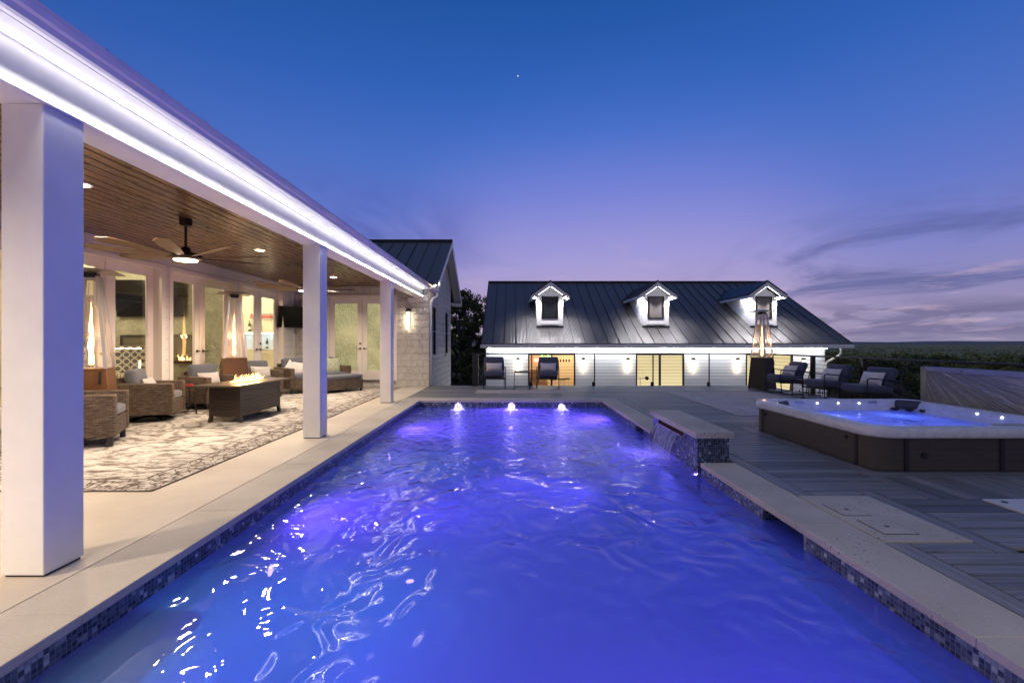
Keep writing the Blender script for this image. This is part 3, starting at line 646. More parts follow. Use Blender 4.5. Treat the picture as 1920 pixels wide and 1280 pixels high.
def f_mosaic(cs):
    def f(t, b):
        uv = boxuv(t); q = t.mul(uv, (1 / cs, 1 / cs, 0)); cell = t.vm('FLOOR', q); fr = t.vm('FRACTION', q)
        r1 = t.n('TexWhiteNoise', {'Vector': cell}, noise_dimensions='2D').outputs['Value']
        big = t.vm('FLOOR', t.mul(q, (.5, .5, 0))); r2 = t.n('TexWhiteNoise', {'Vector': big}, noise_dimensions='2D').outputs['Value']
        r = t.m('ADD', t.m('MULTIPLY', r1, .65), t.m('MULTIPLY', r2, .35)); n = t.noise(uv, 60, 3)
        c = t.ramp(t.m('ADD', r, t.m('MULTIPLY', t.m('SUBTRACT', n, .5), .25)), [(0., (.008, .012, .03, 1)), (.35, (.02, .032, .08, 1)), (.55, (.05, .075, .14, 1)), (.74, (.10, .13, .2, 1)), (.86, (.26, .30, .36, 1)), (1., (.45, .47, .5, 1))])
        s_ = t.sep(fr); e = t.m('MAXIMUM', t.m('ABSOLUTE', t.m('SUBTRACT', s_[0], .5)), t.m('ABSOLUTE', t.m('SUBTRACT', s_[1], .5)))
        g = t.m('GREATER_THAN', e, .44)
        t.set(b.inputs['Base Color'], t.mix(g, c, (.14, .14, .15, 1))); t.set(b.inputs['Roughness'], t.m('ADD', .08, t.m('MULTIPLY', g, .6)))
        t.set(b.inputs['Normal'], t.bump(t.m('SUBTRACT', t.m('MULTIPLY', r1, .5), g), .4, .002))
    return f
M_mos = mat('blue_glass_mosaic', fn=f_mosaic(.026))
def f_pebble(t, b):
    o = t.obj(); n = t.noise(o, 60, 3, .7); n2 = t.noise(o, .8, 3)
    t.set(b.inputs['Base Color'], t.mix(n, t.mix(n2, (.22, .30, .52, 1), (.30, .36, .58, 1)), (.38, .44, .66, 1))); t.set(b.inputs['Roughness'], .8)
M_peb = mat('blue_pebble_plaster', fn=f_pebble)
pool = thing('swimming_pool', 'long rectangular swimming pool glowing violet blue', 'swimming pool', (0, 3, 0)); pool['kind'] = 'structure'
PB = -1.55
H(MB().box(-PX - .2, -PX - .0, PYN, PYF, PB, -.40).box(PX + .0, PX + .2, PYN, PYF, PB, -.40).box(-PX - .2, PX + .2, PYF, PYF + .2, PB, -.40).box(-PX - .2, PX + .2, PYN - .2, PYN, PB, -.40).box(-PX - .2, PX + .2, PYN - .2, PYF + .2, PB - .15, PB), 'basin', M_peb, pool)
# waterline mosaic band with the skimmer mouths
mb = MB(); T = .012
mb.box(-PX - .2, -PX + T - .02, PYN, PYF, -.22, -CT - .001)
for a, b_ in ((PYN, 3.2), (3.72, 4.93), (6.72, 7.05), (7.5, PYF)): mb.box(PX + .008, PX + .2, a, b_, -.40, -CT - .001)
for a, b_ in ((3.2, 3.72), (7.05, 7.5)): mb.box(PX + .008, PX + .2, a, b_, -.40, -.215)
mb.box(-PX - .2, PX + .2, PYF + .008, PYF + .2, -.40, -CT - .001).box(-PX - .2, PX + .2, PYN - .2, PYN - .008, -.40, -CT - .001)
H(mb, 'mosaic_band', M_mos, pool)
for a, b_ in ((3.2, 3.72), (7.05, 7.5)):
    H(MB().box(PX + .19, PX + .2, a, b_, -.215, -CT - .002), 'skimmer_mouth', M_blackp, pool)
tag(MB().rbox((-1.72, 1.45, -.95), (.40, 2.0, 1.46), .13, 10).build('pool_lounger', mat('pale_ledge_plaster', (.80, .86, .84), .7), smooth=True), 'pale rounded underwater ledge in the nearest left corner of the pool', 'pool ledge')
# underwater lamps
Eul = emit('underwater_lens', (.35, .2, 1.), 8)
for (x, y, rz) in ((-PX + .0, 3.84, 90), (-PX, 0.0, 90), (-PX, 7.6, 90), (PX, 0.6, -90), (PX, 8.6, -90), (0, PYF, 180), (0, PYN, 0)):
    nx, ny = (1 if x < -1 else -1 if x > 1 else 0), (1 if y == PYN else -1 if y == PYF else 0)
    l = thing('pool_light', {3.84: 'round underwater light on the left pool wall between the first two columns', 0.: 'underwater light on the left pool wall beside the nearest column', 7.6: 'underwater light on the left pool wall level with the second column', 0.6: 'underwater light low on the near right pool wall', 8.6: 'underwater light on the right wall near the bubblers', PYF: 'underwater light in the far pool wall under the middle bubbler', PYN: 'underwater light in the near pool wall'}[y], 'pool light', (x, y, -.62), 0, 'underwater pool lights')
    ax = Vector((nx, ny, 0)); rot = ax.to_track_quat('Z', 'Y').to_euler()
    a = MB().lathe([(.075, 0), (.075, .012), (.05, .02)], n=20).build('bezel', M_nickel, l); b2 = MB().lathe([(.048, .021), (.03, .028)], n=16).build('lens', Eul, l)
    for q in (a, b2): q.rotation_euler = rot
    lamp('pool_light_source', 'SPOT', (x + nx * .06, y + ny * .06, -.62), PLP * {3.84: .45, 0.: .6, .6: 1.25, 8.6: 1.2}.get(y, 1.), VIOLET, .05, rot=(-ax).to_track_quat('Z', 'Y').to_euler(), spot_size=R(170), spot_blend=.9)
for (x, y, p, lb) in ((-1.15, 2.4, 34, 'added underwater lamp in the pool floor tinting the water cyan near the left wall'), (-1.2, 5.4, 18, 'added underwater lamp in the pool floor tinting the water cyan level with the fire pit')):  # lamps and fixtures added to bring a cyan patch into the water
    l = thing('pool_light', lb, 'pool light', (x, y, PB), 0, 'underwater pool lights')
    MB().lathe([(.075, 0), (.075, .012), (.05, .02)], n=20).build('bezel', M_nickel, l); MB().lathe([(.048, .021), (.03, .028)], n=16).build('lens', Eul, l)
    lamp('added_cyan_source', 'SPOT', (x, y, PB + .05), p, (.04, .42, 1.), .05, rot=(R(180), 0, 0), spot_size=R(95), spot_blend=1.)
# water surface
def water_nrm(amp_near, amp_far, sc=1.):
    def f(t):
        o = t.obj(); x, y, z = t.sep(o)[:3]
        w1 = t.noise(t.mul(o, (1.0 * sc, .75 * sc, 1)), 3.9, 1, .35, 1.2); w2 = t.noise(t.mul(o, (1. * sc, 1. * sc, 1)), 6.5, 3, .5, .8); w3 = t.noise(o, 20 * sc, 2, .5, .3)
        k = t.ss(y, 2.8, 6.5)
        h = t.m('ADD', w1, t.m('MULTIPLY', w2, t.m('ADD', .055, t.m('MULTIPLY', k, .36))))
        h = t.m('ADD', h, t.m('MULTIPLY', w3, t.m('MULTIPLY', k, .16)))
        a = t.m('ADD', amp_near, t.m('MULTIPLY', k, amp_far - amp_near))
        bp = t.n('Bump', {'Height': t.m('MULTIPLY', h, a), 'Strength': 1., 'Distance': 1.})
        return bp.outputs[0]
    return f
def f_pwater(t, b):
    """turbid lit water: fresnel mirror over a mix of clear and scattering body"""
    nt = t.nt; nt.nodes.remove(b); nn = water_nrm(.025, .08)(t)
    o = t.obj(); n = t.noise(t.mul(o, (.9, .45, 1)), 1.0, 3, .5, .6)
    tr = t.n('BsdfTransparent', {'Color': (.78, .86, 1.)}); tl0 = t.n('BsdfTranslucent', {'Color': (.58, .62, 1., 1)}); df = t.n('BsdfDiffuse', {'Color': (.06, .30, .62, 1)}); tl = t.n('MixShader', {0: .22, 1: tl0.outputs[0], 2: df.outputs[0]})
    body = t.n('MixShader', {0: t.m('ADD', .52, t.m('MULTIPLY', n, .25)), 1: tr.outputs[0], 2: tl.outputs[0]})
    gl = t.n('BsdfGlossy', {'Roughness': .0, 'Color': (1, 1, 1, 1), 'Normal': nn}); fr = t.n('Fresnel', {'IOR': 1.46, 'Normal': nn})
    mx = t.n('MixShader', {0: fr.outputs[0], 1: body.outputs[0], 2: gl.outputs[0]}); nt.links.new(mx.outputs[0], nt.nodes['Material Output'].inputs[0])
M_water = mat('pool_water', fn=f_pwater)
tag(MB().add([(-PX - .008, PYN - .008, WZ), (PX + .19, PYN - .008, WZ), (PX + .19, PYF + .008, WZ), (-PX - .008, PYF + .008, WZ)], [(0, 1, 2, 3)]).build('pool_water', M_water), kind='structure')
# bubblers
def f_foam(t, b):
    n = t.noise(t.obj(), 30, 3, .6); t.set(b.inputs['Normal'], t.bump(n, .6, .01))
    t.set(b.inputs['Base Color'], (.85, .86, .95, 1)); b.inputs['Roughness'].default_value = .3; b.inputs['Transmission Weight'].default_value = .0
    b.inputs['Subsurface Weight'].default_value = .0
    tl = t.n('BsdfTranslucent', {'Color': (.9, .9, 1, 1)}); mx = t.n('MixShader', {0: .55, 1: b.outputs[0], 2: tl.outputs[0]}); tr = t.n('BsdfTransparent')
    mx2 = t.n('MixShader', {0: t.m('MULTIPLY', t.ss(n, .35, .6), .75), 1: tr.outputs[0], 2: mx.outputs[0]}); t.nt.links.new(mx2.outputs[0], t.nt.nodes['Material Output'].inputs[0])
M_foam = mat('white_water_foam', fn=f_foam)
def bubbler(label, x, y, k, seed):
    r = thing('bubbler_fountain', label, 'fountain', (x, y, WZ), 0, 'bubblers at the far end of the pool')
    rg = random.Random(seed); n = 22; vs = []; prof = [(.19, -.004), (.12, .012), (.08, .03), (.072, .06), (.068, .10 * k), (.058, .14 * k), (.042, .17 * k), (.022, .188 * k), (.002, .195 * k)]
    for i, (rr, z) in enumerate(prof):
        for a in range(n): q = 1 + .16 * math.sin(a * 2.1 + i * 1.3 + seed) + rg.uniform(-.26, .26); vs.append((rr * q * math.cos(a * 2 * math.pi / n), rr * q * math.sin(a * 2 * math.pi / n), z))
    fs = [(i * n + a, i * n + (a + 1) % n, (i + 1) * n + (a + 1) % n, (i + 1) * n + a) for i in range(len(prof) - 1) for a in range(n)]
    MB().add(vs, fs).build('foam_dome', M_foam, r, smooth=True)
    mb = MB()
    for i in range(190):
        a = rg.random() * 6.28; d_ = rg.uniform(.04, .32); s_ = rg.uniform(.002, .007); z = max(.01, rg.uniform(.0, .22) * (1 - d_ * 3.2)); mb.rbox((d_ * math.cos(a), d_ * math.sin(a), z), (s_ * 2,) * 3, s_, 2)
    mb.build('droplets', M_foam, r, smooth=True)['kind'] = 'stuff'
    lamp('bubbler_light', 'SPOT', (x, y, WZ - .10), 15, (.55, .42, 1.), .05, rot=(R(180), 0, 0), spot_size=R(120), spot_blend=.6)
    lamp('bubbler_light', 'POINT', (x, y, WZ + .07), .7, (.66, .56, 1.), .03)
bubbler('left bubbler fountain of white water at the far end of the pool', -1.13, 9.78, .82, 1)
bubbler('middle bubbler fountain of white water, in line with the left rocking chairs', .01, 9.78, .86, 2)
bubbler('right bubbler fountain, the widest splash at the far end of the pool', 1.09, 9.75, .74, 3)
# spillway
spw = thing('spillway', 'raised mosaic wall with a stone cap and a sheet of water falling into the pool', 'water feature', (2.27, 5.9, 0))
def SPx(mb, n, m, p=spw, **k): return mb.build(n, m, p, world=True, **k)
SPx(MB().box(2.085, 2.44, 5.09, 5.50, -.40, .232).box(2.085, 2.44, 6.42, 6.66, -.40, .232).box(2.085, 2.44, 5.50, 6.42, -.40, .165).box(2.30, 2.44, 5.50, 6.42, .165, .232), 'mosaic_wall', M_mos)
SPx(MB().box(2.045, 2.475, 5.04, 6.72, .235, .305), 'stone_cap', M_cop, bevel=.006)
SPx(MB().box(2.05, 2.30, 5.51, 6.41, .168, .180), 'spout_lip', mat('brass_lip', (.45, .30, .12), .35, .8))
vs = []; ny = 40; nz = 14
for j in range(nz + 1):
    q = j / nz
    for i in range(ny + 1):
        u = i / ny; y = 5.53 + u * .86 - .04 * q * (u - .5); vs.append((2.05 - .13 * math.sqrt(q) - .012 * math.sin(u * 23 + q * 2) * q, y, .182 - .34 * q))
fs = [(j * (ny + 1) + i, j * (ny + 1) + i + 1, (j + 1) * (ny + 1) + i + 1, (j + 1) * (ny + 1) + i) for j in range(nz) for i in range(ny)]
def f_fall(t, b):
    o = t.obj(); n = t.noise(t.mul(o, (1, 26, 2.2)), 1, 4, .6, .5); z = t.sep(o)[2]
    tr = t.n('BsdfTransparent'); tl = t.n('BsdfTranslucent', {'Color': (.8, .82, 1., 1)}); di = t.n('BsdfDiffuse', {'Color': (.8, .82, 1., 1)}); gl = t.n('BsdfGlossy', {'Roughness': .15})
    a = t.n('MixShader', {0: .5, 1: tl.outputs[0], 2: di.outputs[0]}); c = t.n('MixShader', {0: .2, 1: a.outputs[0], 2: gl.outputs[0]})
    f = t.m('ADD', .12, t.m('MULTIPLY', t.ss(n, .42, .68), .5)); mx = t.n('MixShader', {0: f, 1: tr.outputs[0], 2: c.outputs[0]})
    t.nt.nodes.remove(b); t.nt.links.new(mx.outputs[0], t.nt.nodes['Material Output'].inputs[0])
SPx(MB().add(vs, fs), 'water_sheet', mat('falling_water', fn=f_fall), smooth=True)
mb = MB(); rg = random.Random(9)
for i in range(160):
    s_ = rg.uniform(.004, .011); mb.rbox((1.91 + rg.gauss(0, .05), rg.uniform(5.52, 6.4), WZ + abs(rg.gauss(0, .018))), (s_ * 2.4, s_ * 2.4, s_), s_, 2)
SPx(mb, 'splash', M_foam, smooth=True)['kind'] = 'stuff'
lamp('spillway_light', 'POINT', (1.75, 5.95, -.42), 7, (.3, .2, 1.), .01)
# stone pad with the two skimmer lids
tag(MB().box(2.434, 3.02, 2.97, 3.85, -.05, .006).build('stone_pad', M_cop, bevel=.004), 'square stone pad set into the deck beside the right coping', 'paving slab')
M_groove = mat('lid_gap', (.03, .025, .02), .8)
for (x0, x1, y0, y1, lb) in ((2.49, 2.70, 3.40, 3.64, 'farther square skimmer lid on the stone pad'), (2.52, 2.76, 3.07, 3.32, 'nearer square skimmer lid on the stone pad')):
    r = thing('skimmer_lid', lb, 'lid', ((x0 + x1) / 2, (y0 + y1) / 2, .006), 0, 'skimmer lids')
    w, h = (x1 - x0) / 2, (y1 - y0) / 2
    MB().box(-w, w, -h, -h + .006, .0005, .002).box(-w, w, h - .006, h, .0005, .002).box(-w, -w + .006, -h + .006, h - .006, .0005, .002).box(w - .006, w, -h + .006, h - .006, .0005, .002).build('lid_gap', M_groove, r)
    MB().box(-w + .008, w - .008, -h + .008, h - .008, .0005, .005).build('plate', M_cop, r, bevel=.001)
    MB().lathe([(.016, .0055), (.014, .007)], n=12).build('lift_hole', M_bronze, r)
# deck: boards of their own, with picture frame borders
def f_deck(axis):
    def f(t, b):
        o = t.obj(); x, y, z = t.sep(o)[:3]; a, c = (x, y) if axis == 'x' else (y, x)
        isl = t.n('NewGeometry').outputs['Random Per Island']
        gv = t.com(t.m('MULTIPLY', t.m('ADD', a, t.m('MULTIPLY', isl, 13)), 1.1), t.m('MULTIPLY', c, 38), isl); g = t.noise(gv, 1., 6, .65, 1.2)
        st = t.noise(t.com(t.m('MULTIPLY', a, .5), t.m('MULTIPLY', c, 14), t.m('MULTIPLY', isl, 7)), 1., 3, .6, .6)
        col = t.ramp(g, [(.3, (.11, .112, .116, 1)), (.5, (.23, .23, .235, 1)), (.75, (.36, .355, .35, 1))])
        col = t.mix(t.m('MULTIPLY', t.ss(st, .45, .7), .7), col, (.055, .058, .064, 1)); col = t.mix(t.m('MULTIPLY', isl, .3), col, (.14, .14, .145, 1)); col = t.mix(t.m('MULTIPLY', t.ss(t.m('FRACT', t.m('MULTIPLY', isl, 37.)), .45, .9), .6), col, (.05, .052, .056, 1))
        t.set(b.inputs['Base Color'], col); t.set(b.inputs['Roughness'], t.m('ADD', .42, t.m('MULTIPLY', g, .25))); t.set(b.inputs['Normal'], t.bump(g, .25, .002))
    return f
M_dx = mat('grey_composite_board', fn=f_deck('x')); M_dy = mat('grey_composite_board_lengthwise', fn=f_deck('y'))
DZ = -.003; DXR = 7.6; DYF = 13.75
holes = []
mbx = MB(); BW = .14; g_ = .012
def boards_x(x0, x1, y0, y1):
    n = max(1, round((y1 - y0) / BW)); w = (y1 - y0) / n
    for i in range(n):
        a = y0 + i * w; mbx.box(x0, x1, a + g_ / 2, a + w - g_ / 2, -.03, DZ)
mby = MB()
def boards_y(x0, x1, y0, y1, w0=BW):
    n = max(1, round((x1 - x0) / w0)); w = (x1 - x0) / n
    for i in range(n):
        a = x0 + i * w; mby.box(a + g_ / 2, a + w - g_ / 2, y0, y1, -.03, DZ)
TX0, TX1, TY0, TY1 = 3.66, 6.05, 4.58, 6.92
boards_y(2.436, 2.58, -4, 2.965, .14); boards_y(2.436, 2.58, 3.855, 10.67, .14)   # border along the coping
boards_y(3.50, 3.655, TY0, TY1 + .1, .155)                                             # border along the tub
boards_y(3.025, 3.17, 2.83, 3.99, .145)
boards_x(2.585, 3.02, 3.855, 3.99); boards_x(2.585, 3.02, 2.83, 2.965)
boards_x(2.585, 3.495, 3.995, TY1 + .1)                                                # lane between coping and tub
boards_x(3.175, DXR, 2.9, 3.80); boards_x(3.175, 3.495, 3.805, 3.99); boards_y(3.50, DXR, 3.805, TY0 - .16); boards_x(3.5, DXR, TY0 - .155, TY0 - .005)
boards_x(2.585, DXR, -4, 2.825)
boards_x(2.585, DXR, TY1 + .105, 10.67); boards_x(TX1 + .1, DXR, TY0, TY1 + .1)
boards_x(-2.455, DXR, 10.675, DYF)
boards_x(3.66, TX1 + .095, TY0, TY1 + .1)
deck = thing('deck', 'grey composite deck', 'deck', (5, 5, 0)); deck['kind'] = 'structure'; 
H(mbx, 'crosswise_boards', M_dx, deck, bevel=.002); H(mby, 'lengthwise_boards', M_dy, deck, bevel=.002)
H(MB().box(2.26, DXR, -4, 10.67, -.30, -.034).box(-2.455, DXR, 10.68, DYF, -.30, -.034), 'joists', mat('dark_joist_void', (.015, .013, .012), .9), deck)
H(MB().box(-2.455, DXR + .03, DYF, DYF + .03, -.35, -.004).box(DXR, DXR + .03, -4, DYF, -.35, -.004), 'deck_fascia', M_dx, deck)
# ground
def gh(x, y):
    r = math.hypot(x - 2, y - 6); s = lambda a, b_, v: (lambda q: q * q * (3 - 2 * q))(min(1, max(0, (v - a) / (b_ - a))))
    return -1.75 - 9.5 * s(34, 190, r) + .5 * s(60, 90, r) * math.sin(x * .03) * math.cos(y * .024)
def f_ground(t, b):
    o = t.obj(); n = t.noise(o, .25, 6, .6); n2 = t.noise(o, 3.5, 6, .7)
    c = t.mix(t.ss(n, .4, .62), (.075, .058, .034, 1), (.04, .042, .02, 1)); c = t.mix(t.m('MULTIPLY', t.ss(n2, .4, .7), .5), c, (.12, .095, .06, 1)); c = t.mix(t.ss(t.vm('LENGTH', o), 150, 400), c, t.mix(t.ss(t.noise(o, .02, 6, .7), .4, .6), (.13, .15, .06, 1), (.27, .26, .13, 1))); t.set(b.inputs['Base Color'], c); t.set(b.inputs['Roughness'], 1.)
    t.set(b.inputs['Normal'], t.bump(n2, .8, .1))
M_ground = mat('dry_field', fn=f_ground, spec=.1)
rad = [0, 6, 12, 20, 30, 42, 60, 80, 110, 150, 200, 280, 400, 600, 900, 1400, 2200, 3500, 6000]; na = 72
vs = []
for r_ in rad:
    for a in range(na): x = 2 + r_ * math.cos(a * 2 * math.pi / na); y = 6 + r_ * math.sin(a * 2 * math.pi / na); vs.append((x, y, gh(x, y)))
fs = [(i * na + a, i * na + (a + 1) % na, (i + 1) * na + (a + 1) % na, (i + 1) * na + a) for i in range(len(rad) - 1) for a in range(na)]
tag(MB().add(vs, fs).build('ground', M_ground, smooth=True), kind='structure')
# shallow foundation skirt below patio and pool so nothing floats
tag(MB().box(-12.6, -2.457, Y0, YE - .002, -1.9, -.145).box(-6.2, 2.43, 10.7, 10.9, -1.9, -.31).box(7.3, 7.55, -4, 13.7, -1.9, -.31).box(-2.4, 7.3, 13.45, 13.7, -1.9, -.31).build('foundation', M_patio), kind='structure')
# ================================================================== RUGS
def f_rug(sx, sy, band):
    def f(t, b):
        o = t.obj(); x, y, z = t.sep(o)[:3]
        q = t.vm('ADD', o, t.mul(t.noise(o, 3, 3, out='Color'), (.12, .12, 0)))
        n = t.noise(t.mul(q, (2.2, 5.5, 1)), 1.9, 9, .78, .8); n2 = t.noise(t.mul(q, (5, 14, 1)), 1.6, 5, .7, .4); med = t.n('TexVoronoi', {'Vector': t.mul(q, (1.1, 1., 1)), 'Scale': 1.5}, feature='SMOOTH_F1').outputs['Distance']
        swirl = t.m('ABSOLUTE', t.m('SINE', t.m('MULTIPLY', med, 26.)))
        v = t.m('ADD', t.m('MULTIPLY', n, .62), t.m('ADD', t.m('MULTIPLY', n2, .34), t.m('MULTIPLY', swirl, .07)))
        ex = t.m('SUBTRACT', sx / 2, t.m('ABSOLUTE', x)); ey = t.m('SUBTRACT', sy / 2, t.m('ABSOLUTE', y)); e = t.m('MINIMUM', ex, ey)
        inb = t.m('LESS_THAN', e, band); ln = t.m('MULTIPLY', t.m('LESS_THAN', t.m('ABSOLUTE', t.m('SUBTRACT', e, band)), .012), .9)
        vb = t.n('TexVoronoi', {'Vector': q, 'Scale': 12.}, feature='DISTANCE_TO_EDGE').outputs['Distance']
        v = t.m('SUBTRACT', v, t.m('MULTIPLY', inb, t.m('MULTIPLY', t.m('SUBTRACT', 1., t.ss(vb, .02, .1)), .13)))
        v = t.m('SUBTRACT', v, t.m('MULTIPLY', ln, .12)); v = t.m('SUBTRACT', v, t.m('MULTIPLY', t.m('LESS_THAN', e, .012), .4))
        c = t.ramp(v, [(.43, (.10, .075, .062, 1)), (.475, (.20, .165, .14, 1)), (.51, (.38, .345, .31, 1)), (.55, (.56, .52, .48, 1)), (.68, (.64, .60, .56, 1))])
        t.set(b.inputs['Base Color'], c); t.set(b.inputs['Normal'], t.bump(t.noise(o, 180, 2), .4, .003))
    return f
def rug(label, x0, x1, y0, y1, m, z=.002, th=.009):
    o = MB().box(-(x1 - x0) / 2, (x1 - x0) / 2, -(y1 - y0) / 2, (y1 - y0) / 2, 0, th).build('rug', m, bevel=.003); o.location = ((x0 + x1) / 2, (y0 + y1) / 2, z); return tag(o, label, 'rug')
rug('distressed cream and brown rug under the fire pit, nearer the camera', -6.15, -3.13, 3.96, 8.50, mat('distressed_rug', rough=.95, fn=f_rug(3.02, 4.54, .34)))
rug('distressed cream and brown rug under the wicker sofa by the stone wall', -6.15, -3.16, 8.54, 13.15, mat('distressed_rug_far', rough=.95, fn=f_rug(2.99, 4.61, .34)))
def f_outrug(t, b):
    o = t.obj(); n = t.noise(t.mul(o, (2, 1.2, 1)), 2.2, 7, .7, 1.); c = t.ramp(n, [(.35, (.34, .30, .29, 1)), (.55, (.47, .43, .42, 1)), (.7, (.54, .50, .48, 1))]); t.set(b.inputs['Base Color'], c)
    t.set(b.inputs['Normal'], t.bump(t.n('TexWave', {'Vector': o, 'Scale': 40.}).outputs['Fac'], .3, .002))
M_or = mat('pale_outdoor_rug', rough=.95, fn=f_outrug)
rug('pale rug on the deck between the pool and the lounge chairs', 4.05, 6.55, 8.04, 11.95, M_or, -.002)
rug('long narrow pale rug beneath the pair of rocking chairs', -.92, 1.38, 11.62, 12.42, M_or, -.002)
wm = rug('white mat with a small dark eyelet at the right edge of the deck', 3.89, 5.4, 2.93, 3.755, mat('white_vinyl_mat', rough=.6, fn=f_plaster((.62, .60, .60, 1))), -.002, .014)
o = MB().lathe([(.022, 0), (.02, .004)], n=14).build('eyelet', M_black, wm); o.location = (-.66, .33, .0145)
# ================================================================== WICKER SET
def f_wick(t, b):
    uv = boxuv(t)
    br = t.n('TexBrick', {'Vector': uv, 'Color1': (1, 1, 1, 1), 'Color2': (0, 0, 0, 1), 'Mortar': (0, 0, 0, 1), 'Scale': 1., 'Mortar Size': .0022, 'Mortar Smooth': 1., 'Brick Width': .062, 'Row Height': .0125}, offset=.5)
    u, v = t.sep(uv)[:2]; bl = t.m('ABSOLUTE', t.m('SINE', t.m('MULTIPLY', u, math.pi / .031)))
    n = t.noise(t.mul(uv, (6, 60, 1)), 1.4, 3, .6); r = t.sep(br.outputs['Color'])[0]
    c = t.ramp(t.m('ADD', t.m('MULTIPLY', n, .6), t.m('MULTIPLY', r, .45)), [(.2, (.05, .031, .020, 1)), (.5, (.13, .086, .058, 1)), (.85, (.26, .19, .14, 1))])
    t.set(b.inputs['Base Color'], t.mix(br.outputs['Fac'], c, (.025, .017, .012, 1)))
    t.set(b.inputs['Normal'], t.bump(t.m('ADD', t.m('SUBTRACT', 1., br.outputs['Fac']), t.m('MULTIPLY', bl, .8)), .8, .006))
M_wick = mat('brown_resin_wicker', rough=.5, fn=f_wick)
def f_fab(c1, sc=500):
    def f(t, b):
        o = t.obj(); n = t.noise(o, 90, 2, .6); n2 = t.noise(o, 6, 4)
        t.set(b.inputs['Base Color'], t.mix(t.m('MULTIPLY', n, .5), c1, tuple(min(1, x * 1.35) for x in c1[:3]) + (1,)))
        t.set(b.inputs['Normal'], t.bump(t.m('ADD', t.m('MULTIPLY', n, .5), n2), .35, .006)); b.inputs['Sheen Weight'].default_value = .2
    return f
M_cush = mat('slate_grey_cushion', rough=.95, fn=f_fab((.10, .105, .13, 1)))
M_pil = mat('pale_grey_pillow', rough=.95, fn=f_fab((.50, .47, .46, 1)))
M_wpil = mat('white_pillow', rough=.95, fn=f_fab((.62, .58, .57, 1)))
M_dkleg = mat('dark_plastic_foot', (.03, .028, .03), .5)
RX = lambda a: Matrix.Rotation(R(a), 3, 'X'); RZ = lambda a: Matrix.Rotation(R(a), 3, 'Z'); RY = lambda a: Matrix.Rotation(R(a), 3, 'Y')
def wicker(name, label, cat, loc, f, W=.78, swivel=False, pil=None, group='wicker armchairs round the fire pit', scale=1., D=.80, seats=1):
    r = thing(name, label, cat, loc, face(*f), group, scale)
    h = W / 2; d = D / 2
    for s in (-1, 1): MB().prism([(-d, .12), (d, .12), (d, .66), (-d, .64)], 'x', s * h, s * (h - .11)).build('arm', M_wick, r, bevel=.018)
    MB().box(-h + .112, h - .112, -d + .01, d - .12, .12, .35).build('seat_base', M_wick, r, bevel=.01)
    mb = MB().prism([(d - .13, .121), (d - .01, .121), (d + .06, .74), (d - .03, .74)], 'x', -h + .112, h - .112); mb.build('backrest', M_wick, r, bevel=.015)
    w = (2 * h - .23) / seats
    for i in range(seats):
        xc = -h + .115 + w * (i + .5)
        MB().rbox((xc, -.07, .415), (w - .008, D - .16, .13), .045, 10, .012).build('seat_cushion', M_cush, r, smooth=True)
        MB().rbox((xc, d - .20, .67), (w + .02 if seats == 1 else w - .01, .15, .42), .06, 10, .02, RX(-12)).build('back_cushion', M_cush, r, smooth=True)
    if swivel:
        MB().tube([(.30 * math.cos(a), .30 * math.sin(a), .018) for a in np.linspace(0, 2 * math.pi, 33)], .016, 8, False).build('swivel_ring', M_black, r, smooth=True)
        mb = MB()
        for a in (45, 135, 225, 315): mb.tube([(.30 * math.cos(R(a)), .30 * math.sin(R(a)), .02), (.16 * math.cos(R(a)), .16 * math.sin(R(a)), .06), (0, 0, .075)], .012, 6)
        mb.tube([(0, 0, .06), (0, 0, .12)], .04, 12); mb.build('swivel_base', M_black, r)
    else:
        for x in (-h + .06, h - .06):
            for y in (-d + .06, d - .06): MB().prism([(x - .028, y - .028), (x + .028, y - .028), (x + .028, y + .028), (x - .028, y + .028)], 'z', 0, .119).build('leg', M_dkleg, r, bevel=.004)
    if pil:
        for i, (x, z, m, w, hh, tilt) in enumerate(pil): 
            o = MB().pillow((0, 0, 0), w, hh, .15).build('throw_pillow', m, None, smooth=True)
            o.rotation_euler = (R(-18), R(tilt), r.rotation_euler[2]); c = Matrix.Rotation(r.rotation_euler[2], 3, 'Z') @ Vector((x, d - .36, z)) * scale
            o.location = Vector(loc) + c
            tag(o, PILL.pop(0), 'pillow', 'throw pillows on the wicker seats')
    return r
RZ0 = .011
PILL = ['pale pillow lying on the swivel chair beside the left heater', 'pale grey lumbar pillow on the swivel chair in front of the middle heater', 'pale pillow on the wicker chair just right of the fire flames',
        'small white pillow propped on the sofa end nearest the fire pit', 'second white pillow on the sofa, half behind the second column', 'green patterned pillow on the sofa, just right of the second column', 'green patterned pillow at the far end of the sofa by its arm']
wicker('wicker_armchair', 'wicker armchair on block feet nearest the camera, half behind the first column', 'armchair', (-5.44, 5.77, RZ0), (.86, .5))
wicker('wicker_armchair', 'wicker swivel chair on a black ring base, second from the camera', 'armchair', (-6.02, 7.62, RZ0), (.92, .38), swivel=True, scale=.97, pil=[(.05, .58, M_pil, .42, .28, 0)])
wicker('wicker_armchair', 'wicker swivel chair behind the fire pit with its grey back cushion left of the heater', 'armchair', (-6.02, 9.10, RZ0), (.95, -.30), swivel=True, scale=.97, pil=[(.02, .58, M_pil, .46, .27, 0)])
wicker('wicker_armchair', 'wicker armchair on block feet just right of the fire flames', 'armchair', (-6.0, 10.86, RZ0), (.8, -.6), scale=.97, pil=[(.05, .59, M_pil, .48, .30, 4)])
